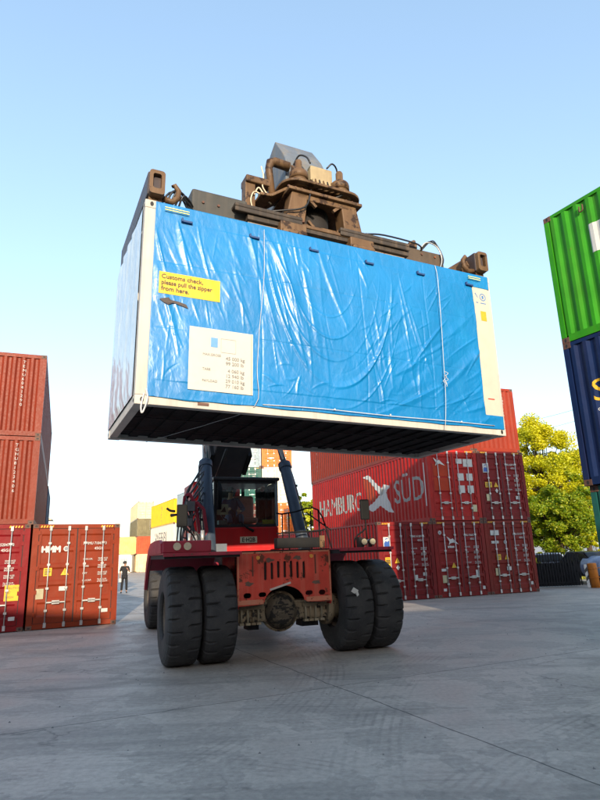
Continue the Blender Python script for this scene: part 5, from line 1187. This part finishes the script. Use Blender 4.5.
tree('yellow-green tree partly hidden behind the right end of the red block', 12.8, 42.0, 9.3, 2.9, 2.0, LEAFY, 160, 280, .085, 4)
tree('bright yellow shrub beside the red containers behind the black fence', 11.6, 31.5, 2.2, .8, .3, LEAFY, 26, 160, .07, 5, name='shrub', cat='shrub', trunk_r=.05)
tree('low bright shrub near the right edge behind the orange post', 17.2, 36.0, 2.6, .8, .4, LEAFY, 22, 160, .07, 6, name='shrub', cat='shrub', trunk_r=.05)
tree('slim dark tree trunk with thin crown at the right edge behind the fence', 17.0, 37.8, 6.4, 1.6, 3.0, LEAFG, 26, 200, .12, 7, trunk_r=.16)
tree('distant green tree between the orange-brown container and the far left stack', -31.5, 96, 7.2, 2.6, .8, LEAFD, 50, 150, .22, 8)
tree('distant green tree touching the edge of the orange-brown container', -35.2, 99, 8.0, 2.6, .8, LEAFD, 50, 150, .22, 9)
tree('distant tree behind the gap between centre stack and red block', .2, 72, 9.6, 2.4, 2.5, LEAFG, 50, 170, .18, 10)
tree('distant tree in the gap just left of the HAMBURG SÜD container', 1.9, 70, 9.0, 2.4, 2.5, LEAFY, 50, 170, .18, 11)

# grass strip and far lawn beyond the barrier
gm = MB(); gm.add([(8, 33, .004), (60, 33, .004), (60, 80, .004), (8, 80, .004)], [(0, 1, 2, 3)]); tag(gm.build('lawn', plain('lawn_green', (.16, .17, .03), .9, var=.3, scale=1.5)), kind='structure')
rnd = random.Random(4); gv = []; gf = []
for i in range(9000):
    x = rnd.uniform(9, 26); y = 33.05 + rnd.random() ** 1.5 * 9; h = rnd.uniform(.08, .28); a = rnd.uniform(0, 6.3); o = len(gv)
    gv += [(x, y, 0), (x + .03 * cos(a), y + .03 * sin(a), 0), (x + .08 * cos(a * 2), y + .08 * sin(a * 2), h)]; gf.append((o, o + 1, o + 2))
g = MB(); g.add(gv, gf); tag(g.build('grass', plain('grass_blades', (.26, .26, .03), .8)), 'sunlit grass growing on the verge beyond the black barrier', 'grass', kind='stuff')

# ------------------------------------------------------------------ black folding barrier, post, tank, vehicles beyond
fc = empty('folding_barrier', (10.3, 27.3, 0), .06); tag(fc, 'black folding barrier of many thin upright bars beside the red containers', 'barrier')
BB = plain('black_barrier_paint', (.012, .013, .016), .6); BB.node_tree.nodes['Principled BSDF'].inputs['Specular IOR Level'].default_value = .15
for k in range(17):
    x = k * .125; g = MB(); g.beam((x, 0, .06), (x - .02 + .015 * sin(k * 2.2), 0, 1.5), .05, .02, (0, 1, 0)); g.build('barrier_bar', BB, fc, bevel=.004)
for k in range(16):
    x = k * .125; g = MB(); g.beam((x, .03, .3 + .5 * (k % 2)), (x + .125, .03, .8 - .5 * (k % 2)), .03, .012, (0, 1, 0)); g.beam((x, .03, .85 + .45 * (k % 2)), (x + .125, .03, 1.3 - .45 * (k % 2)), .03, .012, (0, 1, 0)); g.build('scissor_link', BB, fc)
g = MB(); g.beam((-.05, -.02, .2), (2.05, -.02, .2), .04, .03); g.build('barrier_rail', BB, fc)
g = MB(); g.box(-.1, 2.1, .30, .34, .05, 1.05); g.build('backing_sheet', plain('dark_net', (.006, .007, .010), .9), fc)
for k in range(3):
    c = fc.copy()
    if k: break
def simple_car(name, label, loc, rz, col, L=4.2, h=1.45):
    t = empty(name, loc, rz); tag(t, label, 'car')
    body = [(-L / 2, .35), (-L / 2, .75), (-L / 2 + .15, .92), (-L * .28, .98), (-L * .14, h - .03), (L * .22, h), (L * .38, 1.02), (L / 2 - .05, .95), (L / 2, .7), (L / 2, .35)]
    g = MB(); g.plate(body, [], 1.7, Matrix.Translation((0, -.85, 0)) @ Matrix(((1, 0, 0, 0), (0, 0, 1, 0), (0, 1, 0, 0), (0, 0, 0, 1)))); bo_ = g.build('body', col, t, bevel=.06)
    win = [(-L * .25, 1.0), (-L * .13, h - .08), (L * .2, h - .06), (L * .33, 1.02)]
    for y in (-.866, .856): g = MB(); g.plate(win, [], .01, Matrix.Translation((0, y, 0)) @ Matrix(((1, 0, 0, 0), (0, 0, 1, 0), (0, 1, 0, 0), (0, 0, 0, 1)))); g.build('window', plain('car_glass', (.03, .04, .05), .1), t)
    for x in (-L * .31, L * .31):
        for y in (-.86, .70):
            g = MB(); g.cyl((x, y, .32), (x, y + .16, .32), .32, 20); w_ = g.build('wheel', HOSE, t); g = MB(); g.cyl((x, y - .005, .32), (x, y + .165, .32), .19, 16); g.build('rim', GALV, w_)
    for y in (-.7, .5): g = MB(); g.box(-L / 2 - .01, -L / 2 + .03, y, y + .2, .7, .85); g.build('tail_light', plain('tail_lamp_red', (.4, .01, .01), .2), t)
    return t
simple_car('parked_car', 'pale blue-white car roof showing above the black barrier', (12.1, 32.0, 0), .2, plain('pale_blue_car_paint', (.30, .36, .46), .25))
simple_car('parked_car', 'black car with a red tail light parked right of the black barrier', (13.9, 29.4, 0), 1.75, plain('black_car_paint', (.012, .012, .014), .2), L=3.9, h=1.5)
bo2 = empty('steel_post', (12.45, 26.5, 0), 0, 0, -.04); tag(bo2, 'short thick orange post wrapped with cable at the right edge', 'post')
g = MB(); g.lathe([(.001, 1.02), (.17, 1.02), (.19, .98), (.19, 0), (.001, 0)], Matrix.Identity(4), 20); g.build('post_body', paint('orange_post_paint', (.50, .16, .02), .5, .4, .3), bo2)
for z in (.42, .80): g = MB(); g.tube([(.205 * cos(a * pi / 8), .205 * sin(a * pi / 8), z) for a in range(17)], .014, 6); g.tube([(.2, 0, z), (.6, .1, z + .03)], .014, 6); g.build('cable', paint('orange_post_paint', (.5, .16, .02)), bo2)
wp = empty('striped_plate', (12.13, 26.45, 0), .0, 0, -.04); tag(wp, 'narrow white and black plate standing left of the orange post', 'plate')
g = MB(); g.box(-.06, .06, -.02, .0, .02, .98); po = g.build('plate_body', WHITE, wp)
for z in (.28, .62): g = MB(); g.add([(-.06, -.024, z), (.06, -.024, z + .1), (.06, -.024, z + .26), (-.06, -.024, z + .14)], [(0, 1, 2, 3)]); g.build('black_band', BLACKP, po)
tk = empty('round_tank', (13.6, 28.0, 0), .2); tag(tk, 'pale blue round tank end at the right edge behind the orange post', 'tank')
g = MB(); g.lathe([(.001, -.5), (.4, -.47), (.5, -.38), (.5, .9), (.001, 1.0)], Matrix.Translation((0, 0, .78)) @ Matrix.Rotation(-pi / 2, 4, 'X'), 28); g.build('tank_shell', plain('pale_blue_tank', (.25, .32, .46), .35), tk)
for y in (-.2, .6): g = MB(); g.box(-.35, .35, y, y + .08, 0, .45); g.build('cradle', BB, tk)

# power lines and the pole they hang from
pp = empty('power_line', (30, 60, 0)); tag(pp, 'thin overhead wires crossing the sky above the trees at the right, on a pole', 'power line')
g = MB(); g.tube([(0, 0, 0), (0, 0, 17)], [.16, .10], 10); g.build('pole', plain('grey_concrete_pole', (.2, .2, .19), .8), pp); g = MB(); g.box(-1.2, 1.2, -.06, .06, 15.6, 15.75); g.build('crossarm', plain('grey_concrete_pole', (.2, .2, .19), .8), pp)
for z in (16.9, 15.7):
    g = MB(); g.tube([(-30 + k * 3.0, 0, z - 2.6 + 2.6 * ((k - 5) / 5) ** 2 * .6 - (10 - k) * .18) for k in range(11)], .018, 5); g.build('wire', BB, pp)
# canopy roof far behind the left stack
cn = empty('canopy_roof', (-27.2, 60, 0), .3); tag(cn, 'pale flat canopy roof just above the top of the orange-brown container', 'roof')
g = MB(); pr_ = [(-1.7, 6.62), (.6, 6.50), (1.6, 6.10), (1.7, 5.92), (.5, 6.02), (-1.7, 6.25)]
g.add([(x, -1, z) for x, z in pr_] + [(x, 1.5, z) for x, z in pr_], [(0, 1, 2, 3, 4, 5), (11, 10, 9, 8, 7, 6)] + [(i, (i + 1) % 6, (i + 1) % 6 + 6, i + 6) for i in range(6)]); g.build('roof_slab', plain('pale_canopy', (.36, .31, .22), .6), cn)
for x in (-1.2, .2): g = MB(); g.box(x, x + .15, .2, .4, 0, 6.2); g.build('roof_post', plain('grey_pillar', (.2, .24, .25), .4), cn)

# small things on the yard floor
rnd = random.Random(12)
gs = []; gfv = []
for i in range(260):
    x = rnd.uniform(-6, 9); y = rnd.uniform(3.0, 20); r = rnd.uniform(.004, .014); o = len(gs)
    gs += [(x - r, y - r, .0), (x + r, y - r, .0), (x + r * .6, y + r, .0), (x, y, r * 1.1)]; gfv += [(o, o + 1, o + 3), (o + 1, o + 2, o + 3), (o + 2, o, o + 3)]
g = MB(); g.add(gs, gfv); tag(g.build('grit', plain('grit_grey', (.16, .155, .15), .9)), 'loose grit and small stones scattered over the concrete', 'grit', kind='stuff')

# bolts, welds and small hardware on the spreader and machine
for x in (1.0, 1.25, 1.5, 4.4, 4.8, 5.2, 5.5):
    for z in (3.1, 3.55):
        g = MB(); g.cyl((x, .745, z), (x, .715, z), .022, 6); g.build('bolt', CAST, sp_)
for x in (2.44, 2.56, 2.68, 3.54, 3.66, 3.78):
    g = MB(); g.cyl((x, .60, 3.52), (x, .60, 3.545), .03, 6); g.build('bolt', CAST, sp_)
    g = MB(); g.cyl((x, .62, 4.16), (x, .62, 4.19), .028, 6); g.build('bolt', CAST, sp_)
for pts in ([(1.9, .72, 3.60), (2.3, .6, 3.66), (2.7, .55, 3.8), (2.85, .6, 4.2)], [(3.9, .6, 3.6), (4.3, .62, 3.68), (5.0, .66, 3.70), (5.2, .7, 3.66)], [(2.95, .8, 4.9), (2.9, .85, 5.05), (2.8, .95, 5.12), (2.75, 1.08, 5.0)],
            [(3.3, .84, 4.92), (3.4, .8, 5.02), (3.55, .9, 4.95), (3.56, .98, 4.5)], [(3.1, .72, 4.3), (3.3, .66, 4.2), (3.5, .62, 4.3), (3.62, .72, 4.45)], [(2.35, .95, 4.3), (2.5, .9, 4.1), (2.45, .85, 3.85), (2.3, .75, 3.62)]):
    g = MB(); g.tube(pts, .016, 7); g.build('hydraulic_hose', HOSE, sp_)
for k, (x, z) in enumerate(((.25, 1.75), (-.3, 1.72), (.62, 1.3), (-.7, 1.32))):
    g = MB(); g.add([(x + (.05 + .03 * (j % 3)) * cos(j * .7 + k), -.3415, z + (.03 + .02 * (j % 2)) * sin(j * .7 + k)) for j in range(9)], [tuple(range(9))]); g.build('chipped_patch', plain('chipped_primer', (.12, .07, .05), .8), fp)

WORN = paint('pale_worn_edge', (.50, .17, .10), .6, .6, .8, dirtcol=(.40, .24, .16), rustcol=(.14, .04, .02), rscale=7)
for x0, x1 in ((-.905, -.42), (.40, .905)):
    g = MB(); g.box(x0, x1, -.3435, -.3395, .965, 1.045); g.build('worn_band', WORN, fp)
for x in (-.905, .875):
    g = MB(); g.box(x, x + .03, -.3435, -.3395, 1.05, 1.84); g.build('worn_edge', WORN, fp)
g = MB(); g.box(-.905, .905, -.3435, -.3395, 1.845, 1.875); g.build('worn_edge', WORN, fp)
# tie-down chains of small grime-coloured nuts along the fender lips, mud flaps, steps and grab handles
for x in (-2.1, -1.8, -1.5, -1.2, 1.1, 1.4, 1.7, 1.95):
    g = MB(); g.cyl((x, -.78, 1.868), (x, -.795, 1.868), .014, 6); g.build('bolt', CAST, rs)
g = MB(); g.tube([(-.80, 2.32, 2.5), (-.83, 2.27, 2.6), (-.83, 2.27, 3.2), (-.80, 2.32, 3.3)], .014, 8); g.build('grab_handle', RAILP, rs)
